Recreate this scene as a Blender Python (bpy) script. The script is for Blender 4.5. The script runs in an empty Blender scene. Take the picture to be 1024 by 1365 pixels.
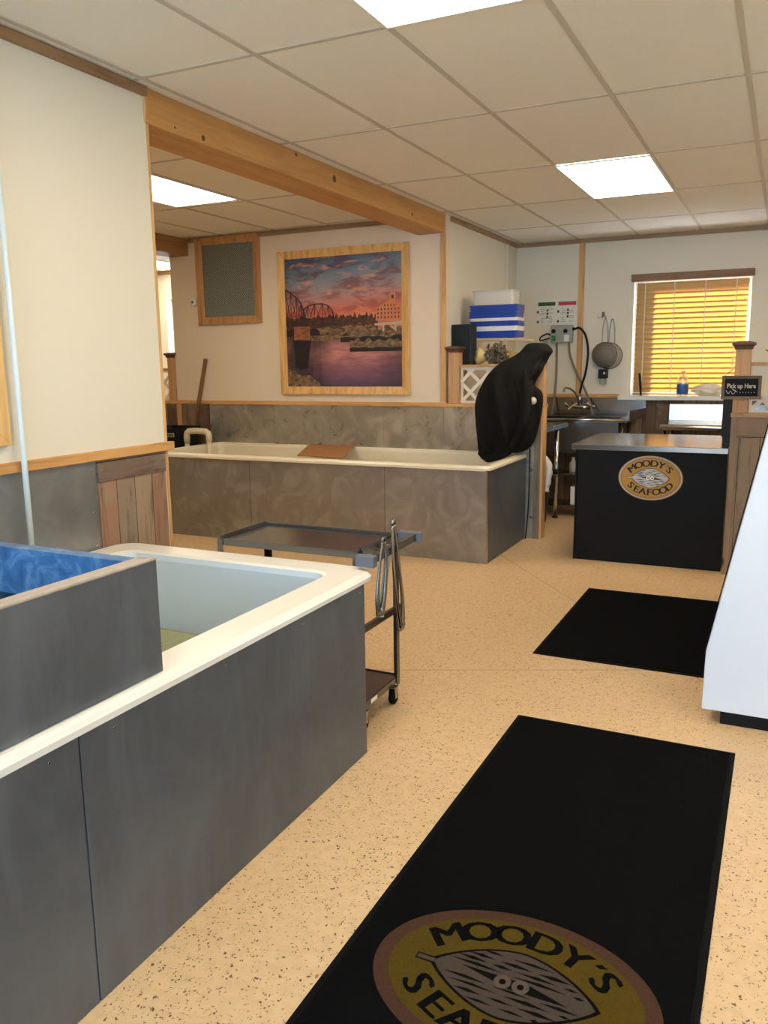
import bpy, bmesh, math, random
from mathutils import Vector, Matrix, noise
random.seed(7)
sc = bpy.context.scene
COL = sc.collection
PI = math.pi

# ------------------------------------------------------------------ camera
cam = bpy.data.cameras.new('camera')
cam.sensor_fit = 'VERTICAL'
cam.sensor_height = 24.0
cam.lens = 24.0 * 1094.87 / 1365.0
cam.clip_start = 0.05
camo = bpy.data.objects.new('camera', cam); COL.objects.link(camo)
yaw, pit, rol = math.radians(25.926), math.radians(10.246), math.radians(-0.747)
f = Vector((-math.sin(yaw)*math.cos(pit), math.cos(yaw)*math.cos(pit), -math.sin(pit)))
r = Vector((math.cos(yaw), math.sin(yaw), 0)); u = r.cross(f)
r2 = r*math.cos(rol) + u*math.sin(rol); u2 = -r*math.sin(rol) + u*math.cos(rol)
camo.matrix_world = Matrix(((r2.x, u2.x, -f.x, 0), (r2.y, u2.y, -f.y, 0), (r2.z, u2.z, -f.z, 1.54), (0, 0, 0, 1)))
sc.camera = camo

# ------------------------------------------------------------------ world, sun, exposure
w = bpy.data.worlds.new('world'); sc.world = w; w.use_nodes = True
bg = w.node_tree.nodes['Background']
bg.inputs['Color'].default_value = (0.46, 0.70, 1.0, 1); bg.inputs['Strength'].default_value = 12.5
sun = bpy.data.lights.new('sun', 'SUN'); sun.energy = 260.0; sun.angle = math.radians(1.2); sun.color = (1.0, 0.90, 0.70)
suno = bpy.data.objects.new('sun', sun); COL.objects.link(suno)
suno.location = (-6, 14, 8)
suno.rotation_euler = Vector((1.6, -1.0, -1.0)).to_track_quat('-Z', 'Y').to_euler()
PANEL_EMIT = 20.0
PANEL_COL = (1.0, 0.86, 0.66)
sc.view_settings.view_transform = 'Standard'; sc.view_settings.look = 'None'
sc.view_settings.gamma = 1.0; sc.view_settings.use_curve_mapping = False
sc.view_settings.exposure = -0.32
sc.cycles.use_denoising = True
sc.cycles.max_bounces = 8
sc.cycles.sample_clamp_indirect = 8.0

# ------------------------------------------------------------------ material helpers
def lin(c):
    out = []
    for v in c[:3]:
        v /= 255.0
        out.append(v/12.92 if v <= 0.04045 else ((v+0.055)/1.055)**2.4)
    return (*out, 1)

class NT:
    def __init__(s, name):
        s.m = bpy.data.materials.new(name); s.m.use_nodes = True
        s.t = s.m.node_tree; s.b = s.t.nodes['Principled BSDF']; s.out = s.t.nodes['Material Output']
    def n(s, typ, **kw):
        nd = s.t.nodes.new(typ)
        for k, v in kw.items(): setattr(nd, k, v)
        return nd
    def l(s, a, b): s.t.links.new(a, b)
    def set(s, **kw):
        for k, v in kw.items(): s.b.inputs[k.replace('_', ' ')].default_value = v
        return s
    def coord(s, scale=(1, 1, 1), rot=(0, 0, 0)):
        tc = s.n('ShaderNodeTexCoord'); mp = s.n('ShaderNodeMapping')
        mp.inputs['Scale'].default_value = scale; mp.inputs['Rotation'].default_value = rot
        s.l(tc.outputs['Object'], mp.inputs['Vector']); return mp.outputs['Vector']
    def noise(s, vec, scale, detail=4, rough=0.55, dist=0.0):
        nd = s.n('ShaderNodeTexNoise'); nd.inputs['Scale'].default_value = scale
        nd.inputs['Detail'].default_value = detail; nd.inputs['Roughness'].default_value = rough
        nd.inputs['Distortion'].default_value = dist
        s.l(vec, nd.inputs['Vector']); return nd.outputs['Fac']
    def ramp(s, fac, stops, interp='LINEAR'):
        nd = s.n('ShaderNodeValToRGB'); nd.color_ramp.interpolation = interp
        el = nd.color_ramp.elements
        while len(el) < len(stops): el.new(0.5)
        for e, (p, c) in zip(el, stops):
            e.position = p; e.color = c if len(c) == 4 else (*c, 1)
        s.l(fac, nd.inputs['Fac']); return nd.outputs['Color']
    def mix(s, fac, a, b, mode='MIX'):
        nd = s.n('ShaderNodeMix', data_type='RGBA', blend_type=mode)
        for i, v in ((0, fac), (6, a), (7, b)):
            if isinstance(v, (int, float)): nd.inputs[i].default_value = v
            elif isinstance(v, tuple): nd.inputs[i].default_value = v
            else: s.l(v, nd.inputs[i])
        return nd.outputs[2]
    def math(s, op, a, b=0.0, c=None):
        nd = s.n('ShaderNodeMath', operation=op)
        for i, v in enumerate((a, b) if c is None else (a, b, c)):
            if isinstance(v, (int, float)): nd.inputs[i].default_value = v
            else: s.l(v, nd.inputs[i])
        return nd.outputs[0]
    def bump(s, h, strength=0.2, dist=0.01):
        nd = s.n('ShaderNodeBump'); nd.inputs['Strength'].default_value = strength
        nd.inputs['Distance'].default_value = dist
        s.l(h, nd.inputs['Height']); s.l(nd.outputs['Normal'], s.b.inputs['Normal'])
    def col(s, c): s.l(c, s.b.inputs['Base Color'])

def plain(name, rgb, rough=0.6, metal=0.0, var=0.06, vscale=6.0, bump=0.0, spec=0.5):
    m = NT(name); m.set(Roughness=rough, Metallic=metal); m.b.inputs['Specular IOR Level'].default_value = spec
    v = m.coord(); f_ = m.noise(v, vscale, 5)
    c = lin(rgb); a = tuple(x*(1-var) for x in c[:3]) + (1,); b = tuple(min(1, x*(1+var)) for x in c[:3]) + (1,)
    m.col(m.mix(f_, a, b))
    if bump: m.bump(m.noise(v, vscale*20, 3), bump, 0.003)
    return m.m

def wood(name, light, dark, axis='x', grain=1.0, knots=True, rough=0.55):
    m = NT(name); m.set(Roughness=rough)
    s = {'x': (1.2, 14, 14), 'y': (14, 1.2, 14), 'z': (14, 14, 1.2)}[axis]
    v = m.coord(s)
    n1 = m.noise(v, 1.6*grain, 6, 0.6, 0.6)
    c = m.ramp(n1, [(0.3, lin(dark)), (0.52, lin(light)), (0.75, lin([min(255, x*1.06) for x in light]))])
    if knots:
        ks = {'x': (1, 3, 3), 'y': (3, 1, 3), 'z': (3, 3, 1)}[axis]
        vo = m.n('ShaderNodeTexVoronoi'); vo.inputs['Scale'].default_value = 1.6
        m.l(m.coord(ks), vo.inputs['Vector'])
        k = m.ramp(vo.outputs['Distance'], [(0.035, (1, 1, 1)), (0.075, (0, 0, 0))])
        c = m.mix(k, c, lin([x*0.45 for x in dark]))
    m.col(c); m.bump(n1, 0.15, 0.002)
    return m.m

def planks(name, axis, width, tones, seamdark=0.25, grain_axis='z'):
    """weathered boards: axis = coordinate across the boards"""
    m = NT(name); m.set(Roughness=0.75)
    tc = m.n('ShaderNodeTexCoord'); sp = m.n('ShaderNodeSeparateXYZ'); m.l(tc.outputs['Object'], sp.inputs[0])
    a = m.math('DIVIDE', sp.outputs['XYZ'.index(axis.upper())], width)
    fl = m.math('FLOOR', a)
    wn = m.n('ShaderNodeTexWhiteNoise', noise_dimensions='1D'); m.l(fl, wn.inputs['W'])
    k = len(tones)
    base = m.ramp(wn.outputs['Value'], [(i/k, lin(t)) for i, t in enumerate(tones)], 'CONSTANT')
    s = {'x': (1.0, 9, 9), 'y': (9, 1.0, 9), 'z': (9, 9, 1.0)}[grain_axis]
    n1 = m.noise(m.coord(s), 2.4, 7, 0.65, 0.8)
    c = m.mix(m.ramp(n1, [(0.30, (0.7, 0.7, 0.7)), (0.5, (0, 0, 0))]), base, lin((60, 44, 34)))
    n2 = m.noise(m.coord(), 7, 4); c = m.mix(m.ramp(n2, [(0.5, (0, 0, 0)), (0.7, (0.45, 0.45, 0.45))]), c, lin((150, 140, 122)))
    fr = m.math('FRACT', a)
    e = m.math('ABSOLUTE', m.math('SUBTRACT', fr, 0.5))
    sm = m.math('GREATER_THAN', e, 0.485)
    c = m.mix(sm, c, lin((30, 22, 16)))
    m.col(c); m.bump(n1, 0.4, 0.004)
    return m.m

def steel(name, base, rough=0.42, metal=0.85, swirl=0.5, streak=False, vary=0.25, blotch=1.5):
    m = NT(name); m.set(Metallic=metal)
    v = m.coord((1, 1, 1))
    n1 = m.noise(v, blotch, 5, 0.6, 0.8)
    n2 = m.noise(m.coord((6, 6, 1.0)), 2.2, 6, 0.6, 0.4) if streak else m.noise(v, 3.2, 2.5, 0.5, 2.2)
    n3 = m.noise(v, 6.5, 5, 0.65, 0.5)
    b = lin(base); sc3 = lambda k: tuple(min(1, x*k) for x in b[:3]) + (1,)
    c = m.mix(m.ramp(n1, [(0.3, (0,)*3), (0.7, (1,)*3)]), sc3(1-vary), sc3(1+vary))
    c = m.mix(m.ramp(n2, [(0.48, (0,)*3), (0.66, (swirl,)*3)]), c, sc3(1.5))
    c = m.mix(m.ramp(n3, [(0.58, (0,)*3), (0.78, (min(0.4, swirl),)*3)]), c, sc3(0.6))
    m.col(c)
    m.l(m.ramp(n2, [(0.35, (rough-0.05,)*3), (0.7, (rough+0.06,)*3)]), m.b.inputs['Roughness'])
    return m.m

def emis(name, rgb, strength):
    m = NT(name); m.set(Roughness=0.4); m.b.inputs['Base Color'].default_value = (0.9, 0.9, 0.9, 1)
    m.b.inputs['Emission Color'].default_value = (*rgb, 1); m.b.inputs['Emission Strength'].default_value = strength
    return m.m

# ------------------------------------------------------------------ geometry helpers
def nb(): return bmesh.new()
def box(bm, x0, x1, y0, y1, z0, z1, mi=0):
    vs = [bm.verts.new((x, y, z)) for z in (z0, z1) for y in (y0, y1) for x in (x0, x1)]
    for q in ((0, 2, 3, 1), (4, 5, 7, 6), (0, 1, 5, 4), (2, 6, 7, 3), (0, 4, 6, 2), (1, 3, 7, 5)):
        fc = bm.faces.new([vs[i] for i in q]); fc.material_index = mi
    return bm
def B(*a): return box(nb(), *a)
def obox(bm, a, b, wd, th, up=(0, 0, 1), mi=0):
    """bar from a to b with width wd (across) and thickness th (along up)"""
    a = Vector(a); b = Vector(b); d = (b-a).normalized(); up = Vector(up)
    s = d.cross(up)
    if s.length < 1e-5: s = d.cross(Vector((1, 0, 0)))
    s.normalize(); t = s.cross(d).normalized()
    vs = []
    for p in (a, b):
        for i, j in ((-1, -1), (1, -1), (1, 1), (-1, 1)):
            vs.append(bm.verts.new(p + s*(i*wd/2) + t*(j*th/2)))
    for q in ((3, 2, 1, 0), (4, 5, 6, 7), (0, 1, 5, 4), (1, 2, 6, 5), (2, 3, 7, 6), (3, 0, 4, 7)):
        fc = bm.faces.new([vs[i] for i in q]); fc.material_index = mi
    return bm
def tube(bm, pts, rad, n=12, cap=True, flat=1.0):
    pts = [Vector(p) for p in pts]
    rads = rad if isinstance(rad, (list, tuple)) else [rad]*len(pts)
    rings = []; prev = None
    for i, p in enumerate(pts):
        d = (pts[min(i+1, len(pts)-1)] - pts[max(i-1, 0)]).normalized()
        if prev is None:
            a = d.cross(Vector((0, 0, 1)));
            if a.length < 1e-3: a = d.cross(Vector((1, 0, 0)))
        else: a = prev - d*prev.dot(d)
        a.normalize(); prev = a; b = d.cross(a)
        rings.append([bm.verts.new(p + (a*math.cos(t)*flat + b*math.sin(t))*rads[i]) for t in [2*PI*k/n for k in range(n)]])
    for A, Bq in zip(rings, rings[1:]):
        for k in range(n): fc = bm.faces.new((A[k], A[(k+1) % n], Bq[(k+1) % n], Bq[k])); fc.smooth = True
    if cap:
        bm.faces.new(list(reversed(rings[0]))); bm.faces.new(rings[-1])
    return bm
def spline(pts, k=8):
    P = [Vector(p) for p in pts]; P = [2*P[0]-P[1]] + P + [2*P[-1]-P[-2]]; out = []
    for i in range(1, len(P)-2):
        for j in range(k):
            t = j/k; a, b, c, d = P[i-1:i+3]
            out.append(0.5*((2*b)+(c-a)*t+(2*a-5*b+4*c-d)*t*t+(3*b-a-3*c+d)*t**3))
    out.append(P[-2]); return out
def lathe(bm, c, prof, n=28, axis='z', cap=True):
    rings = []
    for rr, h in prof:
        ring = []
        for k in range(n):
            a = 2*PI*k/n; x, y = rr*math.cos(a), rr*math.sin(a)
            v = {'z': (x, y, h), 'y': (x, h, y), 'x': (h, x, y)}[axis]
            ring.append(bm.verts.new((c[0]+v[0], c[1]+v[1], c[2]+v[2])))
        rings.append(ring)
    for A, Bq in zip(rings, rings[1:]):
        for k in range(n): fc = bm.faces.new((A[k], A[(k+1) % n], Bq[(k+1) % n], Bq[k])); fc.smooth = True
    if cap:
        bm.faces.new(list(reversed(rings[0]))); bm.faces.new(rings[-1])
    return bm
def prism(bm, pts, axis, a0, a1, mi=0):
    def P(p, a):
        return {'x': (a, p[0], p[1]), 'y': (p[0], a, p[1]), 'z': (p[0], p[1], a)}[axis]
    A = [bm.verts.new(P(p, a0)) for p in pts]; Bq = [bm.verts.new(P(p, a1)) for p in pts]
    fs = [bm.faces.new(A), bm.faces.new(list(reversed(Bq)))]
    n = len(pts)
    for k in range(n): fs.append(bm.faces.new((A[k], Bq[k], Bq[(k+1) % n], A[(k+1) % n])))
    for fc in fs: fc.material_index = mi
    return bm
def rrect(x0, x1, y0, y1, r_, n=6):
    out = []
    for cx, cy, a0 in ((x1-r_, y1-r_, 0), (x0+r_, y1-r_, 90), (x0+r_, y0+r_, 180), (x1-r_, y0+r_, 270)):
        for k in range(n+1):
            a = math.radians(a0 + 90*k/n); out.append((cx+r_*math.cos(a), cy+r_*math.sin(a)))
    return out
def loft(bm, loops, closed_start=False, closed_end=False, smooth=False):
    R = [[bm.verts.new(p) for p in L] for L in loops]; n = len(R[0])
    for A, Bq in zip(R, R[1:]):
        for k in range(n):
            fc = bm.faces.new((A[k], A[(k+1) % n], Bq[(k+1) % n], Bq[k])); fc.smooth = smooth
    if closed_start: bm.faces.new(list(reversed(R[0])))
    if closed_end: bm.faces.new(R[-1])
    return R

def link(name, bm, mat, parent=None, off=None, bevel=0, smooth=None, props=None):
    bmesh.ops.recalc_face_normals(bm, faces=bm.faces)
    if off is not None:
        for v in bm.verts: v.co -= off
    me = bpy.data.meshes.new(name); bm.to_mesh(me); bm.free()
    for m in (mat if isinstance(mat, (list, tuple)) else [mat]): me.materials.append(m)
    o = bpy.data.objects.new(name, me); COL.objects.link(o)
    if parent: o.parent = parent
    if bevel:
        md = o.modifiers.new('bevel', 'BEVEL'); md.width = bevel; md.segments = 2; md.limit_method = 'ANGLE'; md.angle_limit = math.radians(40)
    if props:
        for k, v in props.items(): o[k] = v
    return o
class Thing:
    def __init__(s, name, label, cat, loc, group=None):
        s.o = bpy.data.objects.new(name, None); COL.objects.link(s.o); s.o.location = loc; s.off = Vector(loc)
        s.o.empty_display_size = 0.1
        s.o['label'] = label; s.o['category'] = cat
        if group: s.o['group'] = group
    def part(s, name, bm, mat, parent=None, bevel=0, label=None, kind=None):
        p = {}
        if label: p['label'] = label
        if kind: p['kind'] = kind
        return link(name, bm, mat, parent or s.o, s.off, bevel, props=p)
def single(name, bm, mat, label, cat, loc=(0, 0, 0), bevel=0, group=None):
    o = link(name, bm, mat, None, Vector(loc), bevel, props={'label': label, 'category': cat}); o.location = loc
    if group: o['group'] = group
    return o
def struct(name, bm, mat, parent=None, bevel=0):
    return link(name, bm, mat, parent, None, bevel, props=None if parent else {'kind': 'structure'})
def copy_tree(root, loc, label, group=None):
    c = root.copy(); COL.objects.link(c); c.location = loc; c['label'] = label
    if group: c['group'] = group
    def rec(src, dst):
        for ch in list(src.children):
            if ch == c: continue
            d = ch.copy(); COL.objects.link(d); d.parent = dst; rec(ch, d)
    rec(root, c); return c

def text_bm(s, size, bold=0.0):
    cu = bpy.data.curves.new('txt', 'FONT'); cu.body = s; cu.size = size; cu.align_x = 'CENTER'; cu.align_y = 'CENTER'
    cu.offset = bold; cu.resolution_u = 3
    o = bpy.data.objects.new('txt', cu); COL.objects.link(o); bpy.context.view_layer.update()
    dg = bpy.context.evaluated_depsgraph_get(); me = bpy.data.meshes.new_from_object(o.evaluated_get(dg), depsgraph=dg)
    bm = nb(); bm.from_mesh(me)
    bpy.data.objects.remove(o); bpy.data.curves.remove(cu); bpy.data.meshes.remove(me)
    return bm
def add_text(bm, s, size, mat4, bold=0.0, mi=0, sx=1.0):
    t = text_bm(s, size, bold)
    t.transform(Matrix.Scale(sx, 4, (1, 0, 0)))
    t.transform(mat4)
    vm = {v: bm.verts.new(v.co) for v in t.verts}
    for fc in t.faces:
        nf = bm.faces.new([vm[v] for v in fc.verts]); nf.material_index = mi
    t.free(); return bm

# ------------------------------------------------------------------ materials
M = {}
M['wall'] = plain('wall_paint', (226, 219, 200), 0.55, var=0.02, vscale=2)
M['wall_tan'] = plain('alcove_paint', (228, 212, 188), 0.55, var=0.02, vscale=2)
M['tile'] = plain('ceiling_tile', (236, 230, 214), 0.9, var=0.03, vscale=60, bump=0.25)
M['tbar'] = plain('ceiling_grid_bar', (196, 186, 166), 0.6, var=0.03)
M['pine_x'] = wood('pine_x', (208, 160, 100), (176, 122, 66), 'x')
M['pine_y'] = wood('pine_y', (206, 154, 92), (172, 118, 62), 'y')
M['pine_z'] = wood('pine_z', (212, 166, 108), (182, 130, 76), 'z')
M['crown_x'] = wood('crown_x', (156, 126, 92), (128, 98, 66), 'x', knots=False)
M['crown_y'] = wood('crown_y', (156, 122, 86), (126, 94, 62), 'y', knots=False)
M['frame'] = wood('frame_wood', (222, 178, 112), (188, 138, 76), 'z', knots=False, rough=0.35)
M['frame_dull'] = wood('vent_frame_wood', (186, 140, 90), (150, 104, 60), 'z', knots=False, rough=0.5)
M['dark_cap'] = wood('dark_cap_wood', (96, 60, 42), (62, 38, 26), 'x', knots=False)
M['post'] = wood('post_wood', (194, 152, 108), (158, 116, 78), 'z')
M['planks_y'] = planks('rustic_planks_y', 'y', 0.118, [(150, 128, 104), (154, 116, 92), (140, 122, 102), (158, 134, 108), (124, 104, 88)])
M['planks_x'] = planks('rustic_planks_x', 'x', 0.135, [(120, 98, 78), (96, 76, 60), (134, 112, 90), (104, 80, 62)])
M['worn'] = wood('worn_strip_wood', (150, 126, 100), (112, 90, 70), 'z')
M['planks_r'] = planks('rustic_planks_right', 'x', 0.135, [(150, 130, 108), (132, 112, 92), (158, 138, 114), (126, 104, 86)])
M['planks_h'] = planks('rustic_planks_flat', 'z', 0.14, [(134, 114, 96), (116, 96, 82)], grain_axis='y')
M['steel_tank'] = steel('dark_steel_sheet', (98, 104, 111), 0.50, 0.55, 0.35, True, 0.20, 2.5)
M['steel_tank2'] = steel('swirled_steel_sheet', (148, 146, 143), 0.38, 0.7, 0.55, False, 0.16, 1.6)
M['steel_wall'] = steel('wall_steel_sheet', (172, 169, 158), 0.32, 0.7, 0.75, False, 0.16, 1.8)
M['steel_left'] = steel('left_wall_steel_sheet', (146, 147, 146), 0.34, 0.7, 0.30, False, 0.14)
M['steel'] = plain('brushed_steel', (176, 174, 169), 0.18, 1.0, var=0.04)
M['steel_dark'] = plain('aged_steel', (120, 119, 117), 0.24, 0.9, var=0.04)
M['steel_blue'] = plain('blue_grey_metal', (104, 112, 126), 0.5, 0.3, var=0.08)
M['chrome'] = plain('chrome', (205, 205, 205), 0.12, 1.0, var=0.02)
M['black'] = plain('black_paint', (11, 12, 13), 0.55, var=0.2, spec=0.2)
M['black_plastic'] = plain('black_plastic', (15, 15, 16), 0.5, var=0.2, spec=0.3)
M['rubber'] = plain('black_rubber', (14, 14, 14), 0.9, spec=0.1)
M['cloth_black'] = plain('black_cloth', (20, 19, 18), 0.9, var=0.3, vscale=8, bump=0.3, spec=0.2)
M['white'] = plain('white_enamel', (214, 219, 226), 0.35, var=0.015, vscale=3)
M['white_plastic'] = plain('white_plastic', (226, 226, 220), 0.4, var=0.02)
M['pvc'] = plain('cream_pvc', (214, 200, 170), 0.4, var=0.04)
M['pvc_white'] = plain('white_pvc', (214, 224, 224), 0.4, var=0.02)
M['grey_plastic'] = plain('grey_plastic', (150, 152, 146), 0.45, var=0.04)
M['blue_tray'] = plain('blue_plastic', (20, 62, 158), 0.4, var=0.06)
M['dark_speaker'] = plain('charcoal_cloth', (30, 38, 44), 0.8, var=0.1)
M['cardboard'] = plain('brown_board', (158, 108, 66), 0.7, var=0.06)
M['board_dark'] = plain('dark_board', (112, 92, 52), 0.7, var=0.1)
M['paper'] = plain('paper', (224, 224, 214), 0.7, var=0.02)
M['ink'] = plain('dark_ink', (58, 60, 58), 0.7)
M['ink_grey'] = plain('grey_ink', (150, 152, 146), 0.7)
M['ink_green'] = plain('green_ink', (52, 86, 62), 0.6)
M['ink_red'] = plain('red_ink', (190, 62, 78), 0.6)
M['green'] = plain('green_sticker', (40, 120, 66), 0.5)
M['yellow'] = plain('pale_yellow_plastic', (208, 190, 128), 0.6, var=0.15, vscale=20)
M['lattice'] = plain('white_lattice', (232, 224, 206), 0.5, var=0.02)
M['pot_red'] = plain('red_label', (150, 40, 40), 0.6)
M['hose'] = plain('grey_brown_hose', (122, 112, 98), 0.5)
M['knob'] = plain('pale_button', (196, 186, 160), 0.5)

def cream_basin(name, c):
    m = NT(name); m.set(Roughness=0.28)
    v = m.coord(); n1 = m.noise(v, 3, 5); m.col(m.mix(n1, lin(c), lin([x*0.95 for x in c]))); return m.m
M['basin1'] = cream_basin('white_gelcoat', (236, 232, 222))
M['basin_in'] = cream_basin('daylight_tinted_gelcoat', (222, 238, 252))  # blue daylight from the front windows painted into the inner wall colour
M['basin2'] = cream_basin('cream_gelcoat', (232, 222, 196))
def blue_basin():
    m = NT('mottled_blue_gelcoat'); m.set(Roughness=0.4); v = m.coord()
    n1 = m.noise(v, 14, 8, 0.7, 1.0)
    m.col(m.ramp(n1, [(0.3, lin((38, 78, 122))), (0.5, lin((62, 112, 164))), (0.72, lin((120, 160, 200)))])); return m.m
M['blue_basin'] = blue_basin()
def water(name, c, rough=0.05):
    m = NT(name); m.set(Roughness=rough); m.b.inputs['Base Color'].default_value = lin(c)
    m.b.inputs['Transmission Weight'].default_value = 0.6; m.b.inputs['IOR'].default_value = 1.33
    m.bump(m.noise(m.coord(), 9, 2), 0.08, 0.01); return m.m
M['water1'] = water('tank_water', (206, 202, 150)); M['water_dark'] = water('dark_tank_water', (20, 46, 58))
def glassy(name, tint=(1, 1, 1, 1), amt=0.1):
    m = NT(name); tr = m.n('ShaderNodeBsdfTransparent'); tr.inputs[0].default_value = tint
    gl = m.n('ShaderNodeBsdfGlossy'); gl.inputs['Roughness'].default_value = 0.03
    mx = m.n('ShaderNodeMixShader'); mx.inputs[0].default_value = amt
    m.l(tr.outputs[0], mx.inputs[1]); m.l(gl.outputs[0], mx.inputs[2]); m.l(mx.outputs[0], m.out.inputs['Surface']); return m.m
M['glass'] = glassy('window_glass'); M['clear'] = glassy('clear_plastic', (0.85, 0.9, 0.95, 1), 0.25)

def floor_mat():
    m = NT('flecked_resin_floor'); v = m.coord()
    m.b.inputs['Specular IOR Level'].default_value = 0.4
    clus = m.noise(v, 5, 3, 0.6); cl = m.noise(v, 1.3, 5, 0.6); fine = m.noise(v, 26, 4, 0.6)
    c = m.mix(cl, lin((200, 165, 120)), lin((220, 190, 148)))
    c = m.mix(m.ramp(fine, [(0.4, (0.0,)*3), (0.7, (0.35,)*3)]), c, lin((176, 144, 104)))
    for sc_, thr, keep, dark in ((95, 0.24, 0.66, (92, 70, 50)), (160, 0.28, 0.62, (126, 100, 72)), (55, 0.10, 0.60, (158, 106, 74))):
        nz = m.n('ShaderNodeTexNoise'); nz.inputs['Scale'].default_value = 70; nz.inputs['Detail'].default_value = 2; m.l(v, nz.inputs['Vector'])
        vm = m.n('ShaderNodeVectorMath', operation='MULTIPLY_ADD'); m.l(nz.outputs['Color'], vm.inputs[0]); vm.inputs[1].default_value = (0.02, 0.02, 0.0); m.l(v, vm.inputs[2])
        vo = m.n('ShaderNodeTexVoronoi'); vo.inputs['Scale'].default_value = sc_; m.l(vm.outputs[0], vo.inputs['Vector'])
        sx = m.n('ShaderNodeSeparateColor'); m.l(vo.outputs['Color'], sx.inputs[0])
        a = m.math('LESS_THAN', vo.outputs['Distance'], m.math('MULTIPLY', sx.outputs[1], thr*1.6)); k = m.math('GREATER_THAN', m.math('ADD', sx.outputs[0], m.math('MULTIPLY', m.math('SUBTRACT', clus, 0.5), 0.9)), keep)
        c = m.mix(m.math('MULTIPLY', a, k), c, lin(dark))
    # control joints
    tc = m.n('ShaderNodeTexCoord'); sp = m.n('ShaderNodeSeparateXYZ'); m.l(tc.outputs['Object'], sp.inputs[0])
    X, Y = sp.outputs[0], sp.outputs[1]
    def line(A, Bc, Cc, lim=None):   # |A x + B y + C| < w
        s_ = m.math('ADD', m.math('ADD', m.math('MULTIPLY', X, A), m.math('MULTIPLY', Y, Bc)), Cc)
        return m.math('LESS_THAN', m.math('ABSOLUTE', s_), 0.004)
    n_ = math.hypot(0.324, 0.731)
    j1 = line(-0.324/n_, 0.731/n_, (-1.689*0.324 - 3.607*0.731)/n_)
    n2 = math.hypot(0.497, 0.631)
    j2 = line(0.631/n2, 0.497/n2, (1.671*0.631 - 5.846*0.497)/n2)
    j = m.math('MAXIMUM', j1, j2)
    c = m.mix(m.math('MULTIPLY', j, 0.55), c, lin((120, 92, 62)))
    m.col(c); m.l(m.ramp(cl, [(0.3, (0.30,)*3), (0.7, (0.42,)*3)]), m.b.inputs['Roughness'])
    return m.m
M['floor'] = floor_mat()

# ================================================================== STRUCTURE
Zc, Xw, Yp, Yb = 2.811, -2.756, 6.97, 9.09
XL, XR, YF = -9.2, 2.7, -2.4
struct('floor', B(XL, XR, YF, Yb+0.17, -0.05, 0), M['floor'])
ceil = struct('ceiling', B(XL, XR, YF, Yb+0.17, Zc, Zc+0.08), M['tile'])
g = nb()
xs = [-1.465+0.61*k for k in range(-13, 8)]
ys = [-1.83, -0.6, 0.63, 1.87, 3.10, 4.34, 5.63, 6.87, 8.08]
for x in xs: box(g, x-0.012, x+0.012, YF, Yb, Zc-0.004, Zc)
for y in ys: box(g, XL, XR, y-0.012, y+0.012, Zc-0.0035, Zc)
struct('ceiling_grid', g, M['tbar'], ceil)
# left wall
wl = struct('wall_left', B(Xw-0.10, Xw, YF, 3.19, 0, Zc), M['wall'])
struct('steel_wall_panel', B(Xw, Xw+0.006, 0.0, 1.45, 0, 1.13), M['steel_left'], wl)
struct('steel_wall_panel', B(Xw, Xw+0.006, 1.455, 2.72, 0, 1.13), M['steel_left'], wl)
struct('plank_panel', B(Xw, Xw+0.012, 2.722, 3.17, 0, 1.03), M['planks_y'], wl)
struct('plank_panel', B(Xw, Xw+0.016, 2.722, 3.17, 1.03, 1.13), M['planks_h'], wl)
rv = nb()
for y in (1.42, 1.49, 2.69):
    for z in (0.75, 0.9, 1.09): lathe(rv, (Xw+0.006, y, z), [(0.006, 0), (0.004, 0.003)], 8, 'x')
struct('rivets', rv, M['chrome'], wl)
struct('trim_1', B(Xw, Xw+0.028, YF, 3.23, 1.131, 1.172), M['pine_y'], bevel=0.002)
struct('trim_2', B(Xw, Xw+0.022, YF, 3.19, Zc-0.045, Zc-0.005), M['crown_y'])
struct('trim_3', B(Xw-0.104, Xw+0.004, 3.19, 3.206, 0, 2.65), M['pine_z'])
# front wall with shop windows (behind the camera)
fw = nb()
for a in ((XL, XR, 0, 0.55), (XL, XR, 2.45, Zc), (XL, -2.6, 0.55, 2.45), (2.5, XR, 0.55, 2.45), (-0.1, 0.1, 0.55, 2.45)): box(fw, a[0], a[1], YF-0.15, YF, a[2], a[3])
struct('wall_front', fw, M['wall'])
wi = struct('window_3', B(-2.6, -0.1, YF-0.08, YF-0.075, 0.55, 2.45), M['glass'])
wi2 = struct('window_4', B(0.1, 2.5, YF-0.08, YF-0.075, 0.55, 2.45), M['glass'])
struct('wall_right', B(XR, XR+0.1, YF, Yb, 0, Zc), M['wall'])
# back wall with openings
def wall_y(y0, y1, x0, x1, holes, mat_):
    bm = nb(); xs_ = sorted({x0, x1} | {h[0] for h in holes} | {h[1] for h in holes})
    for a, b in zip(xs_, xs_[1:]):
        hs = [h for h in holes if h[0] <= a and h[1] >= b]
        if hs:
            h = hs[0]; box(bm, a, b, y0, y1, 0, h[2]); box(bm, a, b, y0, y1, h[3], Zc)
        else: box(bm, a, b, y0, y1, 0, Zc)
    return bm
H1 = (-1.488, -0.362, 1.172, 2.36); H2 = (-7.68, -6.75, 1.25, 2.44)
wb = struct('wall_back', wall_y(Yb, Yb+0.17, XL, XR, [H1, H2], None), M['wall'])
struct('plank_panel', B(-2.756, 0.5, Yb-0.014, Yb, 0, 1.125), M['planks_x'], wb)
struct('trim_4', B(Xw, -1.60, Yb-0.022, Yb, 1.151, 1.188), M['pine_x'], bevel=0.002)
struct('trim_5', B(-2.065, -2.005, Yb-0.016, Yb, 1.19, Zc-0.045), M['pine_z'])
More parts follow.
